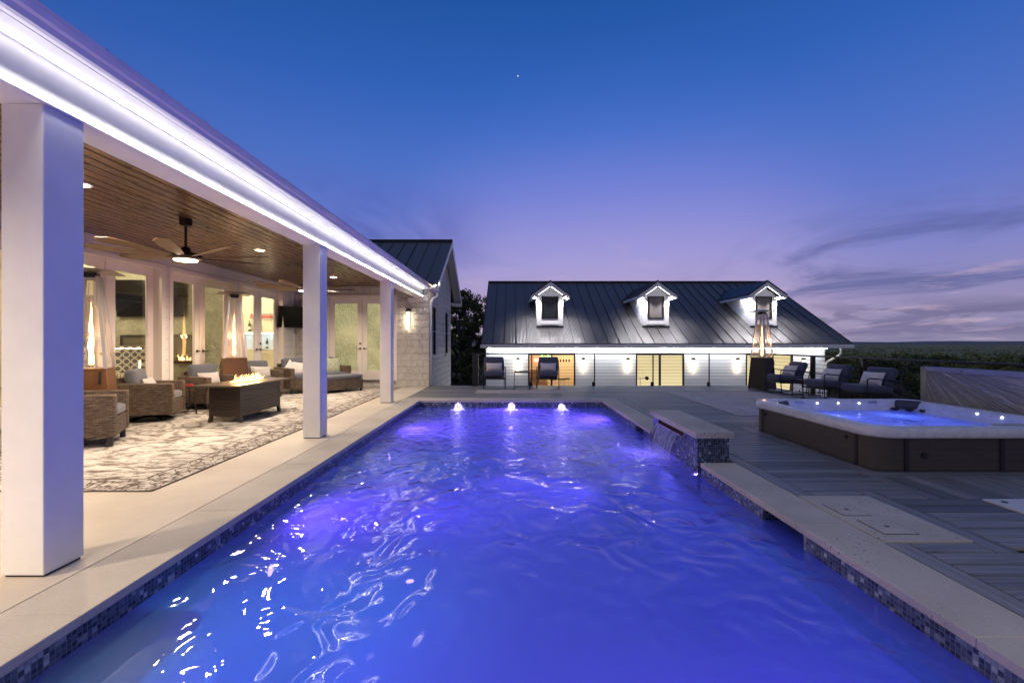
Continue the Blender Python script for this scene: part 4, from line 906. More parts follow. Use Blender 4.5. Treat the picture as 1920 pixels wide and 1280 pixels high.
def f_green(t, b):
    uv = t.obj(); q = t.mul(uv, (1, 0, 1)); v = t.n('TexVoronoi', {'Vector': q, 'Scale': 7., 'Randomness': .25}, feature='F1').outputs['Distance']
    s_ = t.m('SINE', t.m('MULTIPLY', v, 42.)); c = t.mix(t.ss(s_, -.1, .3), (.70, .68, .58, 1), (.16, .27, .12, 1)); c = t.mix(t.m('LESS_THAN', v, .14), c, (.46, .40, .14, 1)); t.set(b.inputs['Base Color'], c)
M_green = mat('green_medallion_print', rough=.9, fn=f_green)
wicker('wicker_sofa', 'long wicker sofa with grey cushions by the stone end wall', 'sofa', (-5.30, 12.24, RZ0), (.83, -.55), W=1.78, seats=2, group=None,
       pil=[(-.62, .61, M_wpil, .36, .36, 45), (-.38, .60, M_wpil, .36, .36, 8), (.30, .64, M_green, .46, .46, -6), (.62, .64, M_green, .46, .46, 5)])
ot = face(.83, -.55)
for (x, y), l in (((-4.70, 11.75), 'wicker ottoman with grey cushion pushed to the sofa, nearer one'), ((-4.385, 12.22), 'wicker ottoman with grey cushion pushed to the sofa, the one nearer the stone wall')):
    r = thing('wicker_ottoman', l, 'ottoman', (x, y, RZ0), ot, 'wicker ottomans before the sofa')
    MB().box(-.275, .275, -.29, .29, .07, .33).build('body', M_wick, r, bevel=.012); MB().rbox((0, 0, .385), (.55, .58, .11), .04, 8, .012).build('cushion', M_cush, r, smooth=True)
    for sx in (-.24, .24):
        for sy in (-.25, .25): MB().box(sx - .02, sx + .02, sy - .02, sy + .02, 0, .069).build('leg', M_dkleg, r)
# fire pit
M_fp = mat('brown_fire_table_steel', (.045, .032, .027), .4, .35)
fx = thing('fire_pit_table', 'long dark slatted fire pit table with low flames on the rug', 'fire pit', (-4.60, 7.94, RZ0))
MB().box(-.235, .235, -.62, .62, .10, .585).build('cabinet', M_fp, fx)
mb = MB()
for k in range(9):
    z0 = .115 + k * .052; mb.box(.2355, .248, -.585, .585, z0, z0 + .044).box(-.248, -.2355, -.585, .585, z0, z0 + .044).box(-.20, .20, -.633, -.6205, z0, z0 + .044).box(-.2, .2, .6205, .633, z0, z0 + .044)
mb.build('slat_panels', M_fp, fx, bevel=.002)
for x in (-.225, .225):
    for y in (-.61, .61): MB().box(x - .026, x + .026, y - .026, y + .026, .10, .586).prism([(x - .026, .10), (x + .026, .10), (x + (.05 if x > 0 else -.0), .0), (x + (.0 if x > 0 else -.05), .0)], 'y', y - .026, y + .026).build('leg', M_fp, fx, bevel=.002)
MB().box(-.37, .37, -.86, -.52, .588, .615).box(-.37, .37, .52, .86, .588, .615).box(-.37, -.14, -.52, .52, .588, .615).box(.14, .37, -.52, .52, .588, .615).build('table_top', mat('bronze_table_top', (.10, .075, .06), .3, .4), fx, bevel=.003)
MB().box(-.14, .14, -.52, .52, .57, .60).build('burner_tray', M_black, fx)
mb = MB(); rg = random.Random(4)
for k in range(150): s_ = rg.uniform(.008, .017); mb.rbox((rg.uniform(-.12, .12), rg.uniform(-.5, .5), .608), (s_ * 2,) * 3, s_ * .5, 2)
mb.build('fire_glass', mat('amber_fire_glass', (.35, .28, .2), .15), fx)['kind'] = 'stuff'
for k in range(5):
    o = flames(8, -.40 + k * .17, -.24 + k * .17, -.05, .05, .155, 30 + k, .030); 
    o.v = [(y, x, z) for x, y, z in o.v]; o.build('flame', E_flame, fx, smooth=True).location = (0, 0, .605)
lamp('fire_light', 'POINT', (-4.60, 7.8, .78), 16, (1, .52, .18), .12); lamp('fire_light', 'POINT', (-4.60, 8.15, .78), 12, (1, .52, .18), .12)
# small patio side table
st = thing('side_table', 'small bronze side table with curved legs between the two swivel chairs', 'side table', (-5.86, 8.36, RZ0))
MB().box(-.22, .22, -.2, .2, .47, .49).build('table_top', M_bronze, st, bevel=.004)
for x in (-.18, .18):
    for y in (-.16, .16): MB().tube([(x, y, .47), (x * .82, y * .9, .3), (x * .8, y * .85, .18), (x * 1.15, y * 1.1, 0.005)], .012, 6).build('leg', M_bronze, st, smooth=True)
MB().box(-.05, .05, -.03, .03, 0, .03).build('book', mat('red_cover', (.5, .04, .05), .4), tag(thing('small_book', 'small red booklet lying on the bronze side table', 'book', (-5.92, 8.38, RZ0 + .491), .4)), bevel=.002)
# heaters
def f_hglass(t, b): f_glass(t, b, (.99, .97, .94), 1.45)
M_hg = mat('heater_quartz_glass', fn=f_hglass)
M_post = mat('satin_aluminium', (.62, .60, .60), .35, .8)
def heater(label, loc, rz, scale, bodycol, power):
    r = thing('pyramid_heater', label, 'patio heater', loc, rz, 'pyramid flame heaters', scale)
    Mb = mat('heater_body', bodycol, .38, .55)
    a, b_ = .265, .205
    P = lambda q, z: [(-q, -q, z), (q, -q, z), (q, q, z), (-q, q, z)]
    MB().add(P(a, .03) + P(b_, .88), [(0, 3, 2, 1), (4, 5, 6, 7), (0, 1, 5, 4), (1, 2, 6, 5), (2, 3, 7, 6), (3, 0, 4, 7)]).build('base_cabinet', Mb, r, bevel=.004)
    for x in (-1, 1):
        for y in (-1, 1): MB().box(x * .23 - .02, x * .23 + .02, y * .23 - .02, y * .23 + .02, 0, .03).build('foot', M_black, r)
    MB().box(b_ * .62, b_ * .70, -a + .01, -a + .03, .45, .62).bar((.15, -.235, .86), (.15, -.262, .70), .02).build('regulator_grip', M_black, r)
    MB().box(-b_ - .006, b_ + .006, -b_ - .006, b_ + .006, .881, .905).build('deck_plate', Mb, r)
    MB().lathe([(.055, .906), (.055, 2.10)], n=20).build('glass_tube', M_hg, r, smooth=True)
    f = MB(); pts = []; rs = []
    for k in range(19): q = k / 18; pts.append((.003 * math.sin(q * 17), .003 * math.cos(q * 13), .95 + q * .85)); rs.append(.034 * (math.sin(math.pi * min(1, q * .8 + .2)) ** .7) * (1 + .15 * math.sin(q * 24)) * (1 - .55 * q) + .001)
    f.tube(pts, rs, 10).build('flame', emit('heater_flame', (1, .52, .16), 9), r, smooth=True)
    t0, t1 = b_ - .005, .085
    for x in (-1, 1):
        for y in (-1, 1): MB().bar((x * t0, y * t0, .90), (x * t1, y * t1, 2.14), .034).build('post', M_post, r)
    for s_ in range(4):
        mb = MB(); Ms = RZ(90 * s_)
        for k in range(44):
            z = .93 + k * .0265; w = t0 + (t1 - t0) * (z - .9) / 1.24; mb.bar(Ms @ Vector((-w, -w, z)), Ms @ Vector((w, -w, z)), .006)
        for u in (-.5, 0, .5): mb.bar(Ms @ Vector((u * t0, -t0, .91)), Ms @ Vector((u * t1, -t1, 2.12)), .004)
        mb.build('wire_guard', M_post, r)
    MB().box(-.075, .075, -.075, .075, 2.12, 2.19).build('burner_head', M_black, r)
    MB().box(-.10, .10, -.10, .10, 2.10, 2.12).build('collar', M_post, r)
    MB().add(P(.30, 2.20) + P(.30, 2.206) + P(.05, 2.255), [(0, 3, 2, 1), (0, 1, 5, 4), (1, 2, 6, 5), (2, 3, 7, 6), (3, 0, 4, 7), (4, 5, 9, 8), (5, 6, 10, 9), (6, 7, 11, 10), (7, 4, 8, 11), (8, 9, 10, 11)]).build('reflector', mat('heater_reflector', (.42, .36, .30), .35, .7), r)
    l = lamp('heater_light', 'POINT', (loc[0], loc[1], 1.35 * scale), power, (1, .58, .26), .05)
    return r
heater('bronze pyramid patio heater mostly behind the first column', (-5.86, 6.35, RZ0), R(28), 1.03, (.22, .10, .04), 4)
heater('bronze pyramid patio heater in the middle of the porch behind the fire pit', (-6.0, 9.86, RZ0), R(-52), 1.06, (.10, .055, .035), 14)
heater('dark pyramid patio heater alone on the deck by the railing corner', (6.98, 12.65, 0), R(30), .98, (.045, .036, .032), 30)
# ================================================================== OUTDOOR CHAIRS ON THE DECK
M_navy = mat('navy_cushion', rough=.95, fn=f_fab((.06, .063, .10, 1)))
M_frame = mat('black_powder_coat', (.02, .02, .024), .4, .4)
def rocker(name, label, cat, loc, rz, group, pillow_label, tall=False):
    r = thing(name, label, cat, loc, rz, group)
    h = .30; d = .34
    for s in (-1, 1):
        x = s * h
        run = [(x, -d - .04, .055), (x, -d * .6, .022), (x, 0, .012), (x, d * .6, .026), (x, d + .06, .07)]
        MB().tube(run, .013, 8).build('rocker', M_frame, r, smooth=True)
        MB().tube([(x, -d + .02, .03), (x, -d - .01, .40), (x, -d + .0, .60), (x, -d + .05, .625), (x, d - .08, .60 - .03), (x, d + .02, .56)], .012, 8).build('side_frame', M_frame, r, smooth=True)
        MB().tube([(x, d - .02, .04), (x, d + .02, .35), (x * .95, d + .13, .74 if not tall else .78)], .012, 8).build('rear_leg', M_frame, r, smooth=True)
    MB().box(-h, h, -d, -d + .02, .30, .325).box(-h, h, d - .03, d, .25, .275).box(-h, -h + .02, -d, d, .285, .31).box(h - .02, h, -d, d, .285, .31).box(-h + .04, h - .04, -d + .04, d - .02, .285, .325).build('seat_frame', M_frame, r)
    MB().rbox((0, -.03, .40 if not tall else .42), (.56, .66, .15), .06, 12, .015, RX(-3)).build('seat_cushion', M_navy, r, smooth=True)
    tl = 24 if not tall else 13
    zc = .62 if not tall else .66; hh = .40 if not tall else .44
    MB().rbox((0, d - .06, zc), (.56, .15, hh), .055, 12, .02, RX(-tl)).build('back_cushion', M_navy, r, smooth=True)
    rot = Matrix.Rotation(rz, 3, 'Z')
    o = MB().pillow((0, 0, 0), .46, .27 if not tall else .23, .15).build('lumbar_pillow', M_wpil, None, smooth=True)
    o.location = Vector(loc) + rot @ Vector((0, d - .24, .60)); o.rotation_euler = (R(-tl), 0, rz); tag(o, pillow_label, 'pillow', 'white pillows on the deck chairs')
    return r
rocker('rocking_chair', 'navy cushioned rocking chair left of the small table beyond the pool', 'rocking chair', (-.47, 12.75, .008), R(4), 'rocking chairs beyond the pool', 'white lumbar pillow on the rocking chair left of the small table', True)
rocker('rocking_chair', 'navy cushioned rocking chair right of the small table, in front of the neon room', 'rocking chair', (1.04, 12.75, .008), R(-6), 'rocking chairs beyond the pool', 'white lumbar pillow on the rocking chair in front of the neon room', True)
rocker('lounge_chair', 'navy cushioned lounge rocker beside the deck heater, farthest of the three', 'lounge chair', (6.98, 11.55, .0), R(-86), 'lounge rockers along the right railing', 'white pillow on the lounge rocker beside the heater')
rocker('lounge_chair', 'navy cushioned lounge rocker in the middle of the row of three', 'lounge chair', (6.98, 10.05, .0), R(-82), 'lounge rockers along the right railing', 'white pillow on the middle lounge rocker')
rocker('lounge_chair', 'navy cushioned lounge rocker nearest the hot tub cover', 'lounge chair', (6.98, 8.90, .0), R(-80), 'lounge rockers along the right railing', 'white pillow on the lounge rocker nearest the hot tub cover')
def stable(label, loc, rz, w=.42, h=.50):
    r = thing('side_table', label, 'side table', loc, rz, 'black frame side tables')
    q = w / 2
    MB().box(-q, q, -q, q, h - .012, h).build('table_top', M_frame, r, bevel=.002)
    MB().box(-q, q, -q, -q + .015, h - .035, h - .0125).box(-q, q, q - .015, q, h - .035, h - .0125).box(-q + .01, q - .01, -q + .0, -q + .015, .06, .075).box(-q + .01, q - .01, q - .015, q, .06, .075).box(-q, -q + .015, -q + .015, q - .015, .06, .075).box(q - .015, q, -q + .015, q - .015, .06, .075).build('rails', M_frame, r)
    for x in (-1, 1):
        for y in (-1, 1): MB().bar((x * (q - .01), y * (q - .01), h - .02), (x * (q + .005), y * (q + .005), 0), .016).build('leg', M_frame, r)
stable('small black frame table between the two rocking chairs', (.30, 12.75, 0), 0)
stable('small black frame table between the first two lounge rockers', (7.0, 10.80, 0), 0, .40, .42)
# ================================================================== HOT TUB
def rr(x0, x1, y0, y1, rad, n=10):
    pts = []
    for cx, cy_, a0 in ((x1 - rad, y0 + rad, -90), (x1 - rad, y1 - rad, 0), (x0 + rad, y1 - rad, 90), (x0 + rad, y0 + rad, 180)):
        for k in range(n + 1): a = R(a0 + 90 * k / n); pts.append((cx + rad * math.cos(a), cy_ + rad * math.sin(a)))
    return pts
tub = thing('hot_tub', 'square hot tub with a marbled white shell and brown cabinet sunk beside the deck', 'hot tub', (4.85, 5.74, 0))
A, Bq, Cq, Dq = 3.635, 6.06, 4.555, 6.93
def rings(L):
    vs = []; fs = []
    for ins, z, rd in L:
        for p in rr(A + ins, Bq - ins, Cq + ins, Dq - ins, rd): vs.append((p[0], p[1], z))
    n = 44
    for i in range(len(L) - 1):
        for k in range(n): fs.append((i * n + k, i * n + (k + 1) % n, (i + 1) * n + (k + 1) % n, (i + 1) * n + k))
    return vs, fs
def f_shell(t, b):
    o = t.obj(); n = t.noise(t.mul(o, (1, 1, 1.5)), 2.1, 5, .55, 2.2); v = t.m('ABSOLUTE', t.m('SUBTRACT', n, .5))
    c = t.mix(t.ss(v, 0., .09), (.58, .57, .60, 1), (.68, .66, .67, 1)); c = t.mix(t.m('MULTIPLY', t.noise(o, 5, 4), .3), c, (.56, .50, .47, 1)); t.set(b.inputs['Base Color'], c)
vs, fs = rings([(.03, .338, .22), (.0, .340, .25), (-.004, .36, .25), (-.002, .41, .25), (.012, .438, .24), (.04, .45, .22), (.10, .452, .19), (.145, .445, .17), (.175, .425, .16), (.20, .37, .16), (.25, .25, .16), (.36, .16, .2), (.5, .04, .25), (.62, .008, .3)])
vs2 = list(vs); n0 = len(vs) - 44; fs = fs + [tuple(range(n0, n0 + 44))]
SPt = lambda mb, n, m, p=tub, **k: mb.build(n, m, p, world=True, **k)
SPt(MB().add(vs2, fs), 'shell', mat('marbled_acrylic', rough=.12, fn=f_shell), smooth=True)
def f_cabi(t, b):
    o = t.obj(); z = t.sep(o)[2]; fr = t.m('FRACT', t.m('DIVIDE', z, .112)); g = t.m('LESS_THAN', fr, .03); n = t.noise(t.mul(o, (3, 3, 60)), 1.5, 4)
    t.set(b.inputs['Base Color'], t.mix(g, t.mix(n, (.045, .034, .027, 1), (.07, .055, .044, 1)), (.02, .015, .012, 1))); t.set(b.inputs['Normal'], t.bump(t.m('SUBTRACT', 1., g), .5, .004))
M_cabi = mat('brown_cabinet_panel', rough=.55, fn=lambda t, b: f_cabi(t, b))
SPt(MB().add(*[(lambda v, f: (v, f))(*rings([(.035, .002, .21), (.035, .337, .21)]))][0]), 'cabinet', M_cabi, smooth=True)
M_strip = mat('black_corner_strip', (.012, .012, .012), .5)
for y in (4.815, 6.62): SPt(MB().box(3.662, 3.669, y, y + .038, .003, .336), 'corner_strip', M_strip)
for x in (3.965, 4.93, 5.75): SPt(MB().box(x, x + .045, 4.580, 4.588, .003, .336), 'corner_strip', M_strip)
for (x, y) in ((3.667, 6.55), (3.667, 4.98)): SPt(MB().tube([(x + .004, y, .27), (x - .018, y, .27)], .022, 12), 'cabinet_latch', M_strip)
SPt(MB().tube([(4.17, 4.592, .165), (4.17, 4.572, .165)], .030, 16), 'drain_cap', M_strip)
def f_tubw(t, b):
    nt = t.nt; nt.nodes.remove(b); nn = t.n('Bump', {'Height': t.noise(t.obj(), 5, 3), 'Strength': 1., 'Distance': .03}).outputs[0]
    tr = t.n('BsdfTransparent', {'Color': (.5, .62, 1.)}); tl = t.n('BsdfTranslucent', {'Color': (.48, .56, 1., 1)}); body = t.n('MixShader', {0: .78, 1: tr.outputs[0], 2: tl.outputs[0]})
    gl = t.n('BsdfGlossy', {'Roughness': .02, 'Normal': nn}); fr = t.n('Fresnel', {'IOR': 1.18, 'Normal': nn}); mx = t.n('MixShader', {0: fr.outputs[0], 1: body.outputs[0], 2: gl.outputs[0]}); nt.links.new(mx.outputs[0], nt.nodes['Material Output'].inputs[0])
M_tubw = mat('hot_tub_water', fn=f_tubw)
v = [(p[0], p[1], .30) for p in rr(A + .215, Bq - .215, Cq + .215, Dq - .215, .16)]
SPt(MB().add(v, [tuple(range(44))]), 'water', M_tubw)
E_dot = emit('tub_led', (.7, .85, 1.), 12)
for x in (4.54, 4.85, 5.16): SPt(MB().rbox((x, Dq - .188, .405), (.018, .02, .018), .008, 4), 'rim_led', E_dot, smooth=True)
for y in (5.73, 5.44): SPt(MB().rbox((Bq - .188, y, .405), (.02, .018, .018), .008, 4), 'rim_led', E_dot, smooth=True)
for x, y, a in ((3.93, 6.55, 40), (5.80, 6.64, -38)):
    o = SPt(MB().rbox((x, y, .395), (.30, .06, .125), .03, 8, -.008, RZ(a) @ RX(-14)), 'headrest', mat('charcoal_headrest', (.035, .037, .042), .6), smooth=True)
for x, y in ((5.62, 6.66), (5.76, 6.58), (5.86, 6.46)): SPt(MB().lathe([(.028, -.02), (.05, 0), (.045, .02), (.02, .026)], (x, y, .325), 14), 'jet', M_strip, smooth=True)
for x in (4.28, 5.36): SPt(MB().rbox((x, Dq - .182, .42), (.13, .03, .035), .014, 6), 'rim_jet', M_nickel, smooth=True)
SPt(MB().rbox((5.15, 4.70, .452), (.34, .07, .012), .006, 4), 'control_panel', mat('tan_panel', (.45, .36, .26), .4))
for x, y in ((4.4, 5.3), (5.3, 5.3), (4.4, 6.2), (5.3, 6.2)): lamp('tub_light', 'POINT', (x, y, .10), 8, (.17, .25, 1.), .22)
# lifted cover on the right side of the tub
cv = thing('tub_cover', 'folded hot tub cover standing on edge, wrapped in crinkled clear plastic', 'hot tub cover', (6.33, 5.7, 0))
def f_wrap(t, b):
    o = t.obj(); x, y, z = t.sep(o)[:3]
    a = t.vm('SUBTRACT', o, (6.2, 7.0, 1.05)); s_ = t.sep(a); ang = t.m('ARCTAN2', s_[2], s_[1]); rad = t.vm('LENGTH', a)
    n = t.noise(t.com(t.m('MULTIPLY', ang, 16), t.m('MULTIPLY', rad, .7), 0.), 1., 4, .6, .4); n2 = t.noise(o, 3, 4)
    rid = t.m('POWER', t.m('SUBTRACT', 1., t.m('ABSOLUTE', t.m('SUBTRACT', t.m('MULTIPLY', n, 2.), 1.))), 5)
    t.set(b.inputs['Base Color'], t.mix(n2, (.42, .36, .29, 1), (.55, .48, .39, 1))); t.set(b.inputs['Roughness'], .27)
    t.set(b.inputs['Normal'], t.bump(t.m('ADD', rid, t.m('MULTIPLY', n2, .4)), 1., .05)); b.inputs['Coat Weight'].default_value = .5
M_vin = mat('charcoal_vinyl', (.06, .06, .07), .45)
pl = [(6.26, 4.2), (6.26, 6.86), (6.345, 7.06), (6.40, 7.06), (6.52, 6.86), (6.52, 4.2)]
cv1 = MB().prism(pl, 'z', .10, .93).build('foam_panel', M_vin, cv, world=True, bevel=.02)
MB().box(6.245, 6.259, 4.22, 6.84, .12, .865).build('plastic_wrap', mat('crinkled_clear_plastic', rough=.3, fn=f_wrap), cv, world=True, bevel=.004)
MB().box(6.24, 6.262, 4.2, 6.86, .868, .932).build('trim_band', mat('grey_vinyl_band', (.26, .25, .28), .4), cv, world=True, bevel=.004)
for y in (4.9, 6.3): MB().rbox((6.2395, y, .90), (.006, .02, .02), .003, 4).build('snap', M_black, cv, world=True)
MB().tube([(6.40, 6.70, .0), (6.40, 6.70, .12)], .02).tube([(6.40, 4.4, 0), (6.40, 4.4, .12)], .02).build('lifter_bracket', M_black, cv, world=True)
# ================================================================== RAILING
rl = thing('cable_railing', 'black post and cable railing round the far and right deck edges', 'railing', (3, 13.6, 0))
SR = lambda mb, n, m=M_black, **k: mb.build(n, m, rl, world=True, **k)
RXX = 7.47; RYY = 13.62; RT = .985
SR(MB().box(-1.18, RXX + .03, RYY - .04, RYY + .03, RT - .038, RT).box(RXX - .04, RXX + .03, -4, RYY - .0405, RT - .038, RT), 'top_rail', bevel=.004)
SR(MB().box(-1.15, -.97, RYY - .09, RYY + .0, 0, RT - .04), 'end_post', bevel=.004)
for x in (.62, 2.50, 4.25, 5.93): SR(MB().box(x - .016, x + .016, RYY - .02, RYY + .01, 0, RT - .039).rbox((x - .03, RYY - .03, .06), (.10, .06, .14), .03, 5), 'post')
for y in (13.55, 11.25, 9.63, 8.0, 6.35, 4.7): SR(MB().box(RXX - .045, RXX + .035, y - .045, y + .045, 0, RT - .039), 'post', bevel=.004)
for k in range(9):
    z = .10 + k * .095
    SR(MB().tube([(-1.0, RYY, z), (RXX, RYY, z)], .0035, 5).tube([(RXX, RYY, z), (RXX, -4, z)], .0035, 5), 'cable', M_seam)
# ================================================================== GUEST HOUSE
gh_ = thing('guest_house', 'low white guest house with dark metal roof and three lit dormers', 'house', (6.3, 23, -1.75))
GW = lambda mb, n, m, p=gh_, **k: mb.build(n, m, p, world=True, **k)
GX0, GX1, GY, GYB = -1.08, 13.76, 20.0, 31.3
doors = [(.75, 2.83), (5.49, 7.62), (10.32, 12.40)]; DT = .80; DB = -1.62
ed = [GX0] + [e for dd in doors for e in dd] + [GX1]; mb = MB()
for a, b_ in zip(ed[::2], ed[1::2]): mb.box(a, b_, GY, GY + .18, -1.9, DT)
mb.box(GX0, GX1, GY, GY + .18, DT, 1.12)
for a, b_ in doors: mb.box(a, b_, GY + .001, GY + .18, -1.9, DB)
sl = .542; E0 = 19.35; EZ = 1.22; RYg = 25.66; rz_ = lambda y: EZ + (y - E0) * sl
for x in (GX0, GX1 - .18): mb.prism([(GY + .18, -1.9), (GYB, -1.9), (GYB, 1.5), (RYg, rz_(RYg) - .15), (GY + .18, 1.45)], 'x', x, x + .18)
GW(mb, 'wall', M_gsiding)
GW(MB().box(GX0 - .02, GX0 + .11, GY - .022, GY - .001, -1.85, 1.06), 'corner_board', M_trim); GW(MB().box(GX1 - .11, GX1 + .02, GY - .022, GY - .001, -1.85, 1.06), 'corner_board', M_trim)
ymir = 2 * RYg - E0
GW(MB().prism([(E0, EZ), (RYg, rz_(RYg)), (RYg, rz_(RYg) + .06), (E0 - .02, EZ + .05)], 'x', -1.27, 14.5).prism([(RYg, rz_(RYg)), (ymir, EZ), (ymir + .02, EZ + .05), (RYg, rz_(RYg) + .06)], 'x', -1.27, 14.5), 'roof', M_roof)
mb = MB(); zoff = .052
for x in np.arange(-1.27, 14.5, .492): mb.prism([(E0 - .02, EZ + zoff), (RYg, rz_(RYg) + .062), (RYg, rz_(RYg) + .10), (E0 - .02, EZ + zoff + .035)], 'x', x, x + .016)
mb.box(-1.28, 14.51, RYg - .09, RYg + .09, rz_(RYg) + .06, rz_(RYg) + .115)
GW(mb, 'roof_seams', M_seam)
GW(MB().box(-1.30, 14.52, E0 - .12, E0 - .005, EZ - .155, EZ - .01).box(-1.25, 14.48, E0 - .004, E0 + .02, EZ - .16, EZ), 'gutter', M_trim, bevel=.006)
GW(MB().box(-1.25, 14.48, E0 + .02, GY, 1.055, 1.075), 'soffit', M_trim)
GW(MB().prism([(E0, EZ - .16), (RYg, rz_(RYg) - .16), (RYg, rz_(RYg)), (E0, EZ)], 'x', 14.46, 14.485).prism([(E0, EZ - .16), (RYg, rz_(RYg) - .16), (RYg, rz_(RYg)), (E0, EZ)], 'x', -1.255, -1.23), 'rake_board', M_trim)
GW(MB().box(GX0 + .1, GX1 - .1, GY - .34, GY - .32, 1.040, 1.054), 'led_strip', emit('guest_led', (.95, .97, 1.), 85))
GW(MB().tube([(14.0, E0 - .05, EZ - .15), (14.0, E0 - .05, .86), (13.98, E0 + .02, .76), (13.86, GY - .08, .46), (13.80, GY - .06, .36), (13.80, GY - .06, -1.8)], .045, 8), 'downspout', M_trim)
M_lapd = M_gsiding
E_dl = emit('dormer_led', (.97, .96, 1.), 120); E_dl2 = emit('dormer_gable_led', (.97, .94, 1.), 5)
for i, xc in enumerate((1.77, 6.58, 11.48)):
    Yf = 20.7; hw = .58
    dm = GW(MB().prism([(Yf, 1.90), (Yf, 3.42), (E0 + (3.42 - EZ) / sl, 3.42)], 'x', xc - hw, xc + hw).prism([(xc - hw, 3.42), (xc + hw, 3.42), (xc, 3.88)], 'y', Yf, 23.2), 'dormer', M_gsiding)
    zp = 4.02; ze = 3.40; ho = .87; Yo = 20.33; sd = (zp - ze) / ho
    rp = MB()
    for s_ in (-1, 1):
        rp.prism([(xc, zp), (xc + s_ * ho, ze), (xc + s_ * (ho + .01), ze + .05), (xc, zp + .06)][::s_], 'y', Yo - .02, 24.5)
    GW(rp, 'dormer_roof', M_seam, dm)
    sm = MB()
    for s_ in (-1, 1):
        for y in np.arange(Yo + .1, 24.3, .42): sm.prism([(xc, zp + .06), (xc + s_ * (ho + .01), ze + .05), (xc + s_ * (ho + .01), ze + .075), (xc, zp + .085)][::s_], 'y', y, y + .014)
    GW(sm, 'dormer_seams', M_seam, dm)
    tr = MB()
    for s_ in (-1, 1):
        tr.prism([(xc, zp - .005), (xc + s_ * ho, ze - .005), (xc + s_ * ho, ze - .15), (xc + s_ * (ho - .24), ze - .02), (xc, zp - .18)][::s_], 'y', Yo, Yo + .03)
        yq = E0 + (ze - .1 - EZ) / sl
        a, b_ = sorted((xc + s_ * (ho - .025), xc + s_ * ho)); tr.box(a, b_, Yo + .031, yq + .3, ze - .13, ze - .003)
    GW(tr, 'dormer_fascia', M_trim, dm)
    so = MB()
    for s_ in (-1, 1):
        a, b_ = sorted((xc + s_ * (hw + .001), xc + s_ * (ho - .026))); so.box(a, b_, Yo + .031, yq, ze - .035, ze - .02)
    GW(so, 'dormer_soffit', M_trim, dm)
    for s_ in (-1, 1):
        a, b_ = sorted((xc + s_ * (hw + .10), xc + s_ * (hw + .13))); GW(MB().box(a, b_, Yf - .15, Yf + .75, ze - .046, ze - .037), 'dormer_light', E_dl, dm)
        GW(MB().bar((xc + s_ * .03, Yo + .06, 3.80), (xc + s_ * (hw - .04), Yo + .06, 3.80 - (hw - .07) * sd), .02), 'dormer_light', E_dl2, dm)
        lamp('dormer_spot', 'SPOT', (xc + s_ * (hw + .16), Yf - .22, ze - .06), 170, (1., .94, .96), .04, rot=(R(4), R(6 * s_), 0), spot_size=R(125), spot_blend=.6)
    wx0, wx1, wz0, wz1 = xc - .345, xc + .345, 2.41, 3.36
    GW(MB().box(xc - hw - .01, wx0 - .03, Yf - .035, Yf - .001, 1.98, 3.41).box(wx1 + .03, xc + hw + .01, Yf - .035, Yf - .001, 1.98, 3.41).box(wx0 - .03, wx1 + .03, Yf - .03, Yf - .001, wz1 + .03, 3.41).box(wx0 - .03, wx1 + .03, Yf - .03, Yf - .001, 2.13, wz0 - .03).box(wx0 - .08, wx1 + .08, Yf - .06, Yf - .036, 2.10, 2.20), 'dormer_trim', M_trim, dm, bevel=.004)
    GW(MB().box(xc - hw - .03, xc + hw + .03, Yf - .10, Yf - .002, 1.985, 2.06).box(xc - hw - .02, xc + hw + .02, Yf - .17, Yf - .002, 1.90, 1.935), 'apron_flashing', M_seam, dm)
    GW(MB().box(wx0 - .03, wx0 + .02, Yf - .045, Yf - .002, wz0 - .03, wz1 + .03).box(wx1 - .02, wx1 + .03, Yf - .045, Yf - .002, wz0 - .03, wz1 + .03).box(wx0 + .02, wx1 - .02, Yf - .045, Yf - .002, wz1 - .02, wz1 + .03).box(wx0 + .02, wx1 - .02, Yf - .045, Yf - .002, wz0 - .03, wz0 + .02), 'window_frame', M_black, dm)
    GW(MB().box(wx0 + .02, wx1 - .02, Yf - .02, Yf - .012, wz0 + .02, wz1 - .02), 'pane', M_glassd if i == 0 else mat('grey_shade', (.16, .145, .135), .5), dm)
# sliding doors
def f_blind(t, e, o):
    v = t.sep(t.obj()); n = t.noise(t.mul(t.obj(), (.5, .5, .8)), 1., 2); s_ = t.m('FRACT', t.m('DIVIDE', v[2], .055)); c = t.mix(t.m('MULTIPLY', t.m('LESS_THAN', s_, .12), .10), lin(246, 226, 176), lin(206, 180, 126)); c = t.mix(t.ss(n, .35, .7), c, lin(236, 212, 160)); t.set(e.inputs['Color'], c)
M_blind = emit('glowing_cream_blind', (1, 1, 1), .95, f_blind)  # blind glows by itself, no lamp stands behind it
for i, (a, b_) in enumerate(doors):
    m_ = (a + b_) / 2; q = .06
    sdoor = GW(MB().box(a, a + q, GY - .01, GY + .1, DB, DT).box(b_ - q, b_, GY - .01, GY + .1, DB, DT).box(a + q, b_ - q, GY - .01, GY + .1, DT - q, DT).box(a + q, b_ - q, GY - .01, GY + .1, DB, DB + q).box(m_ - .04, m_ + .04, GY + .0, GY + .09, DB + q, DT - q), 'sliding_door', M_black)
    GW(MB().box(a + q, m_ - .04, GY + .05, GY + .056, DB + q, DT - q).box(m_ + .04, b_ - q, GY + .03, GY + .036, DB + q, DT - q), 'pane', M_glass, sdoor)
    if i: GW(MB().box(a - .0, b_ + .0, GY + .20, GY + .22, DB, DT + .0), 'glowing_blind', M_blind, sdoor)
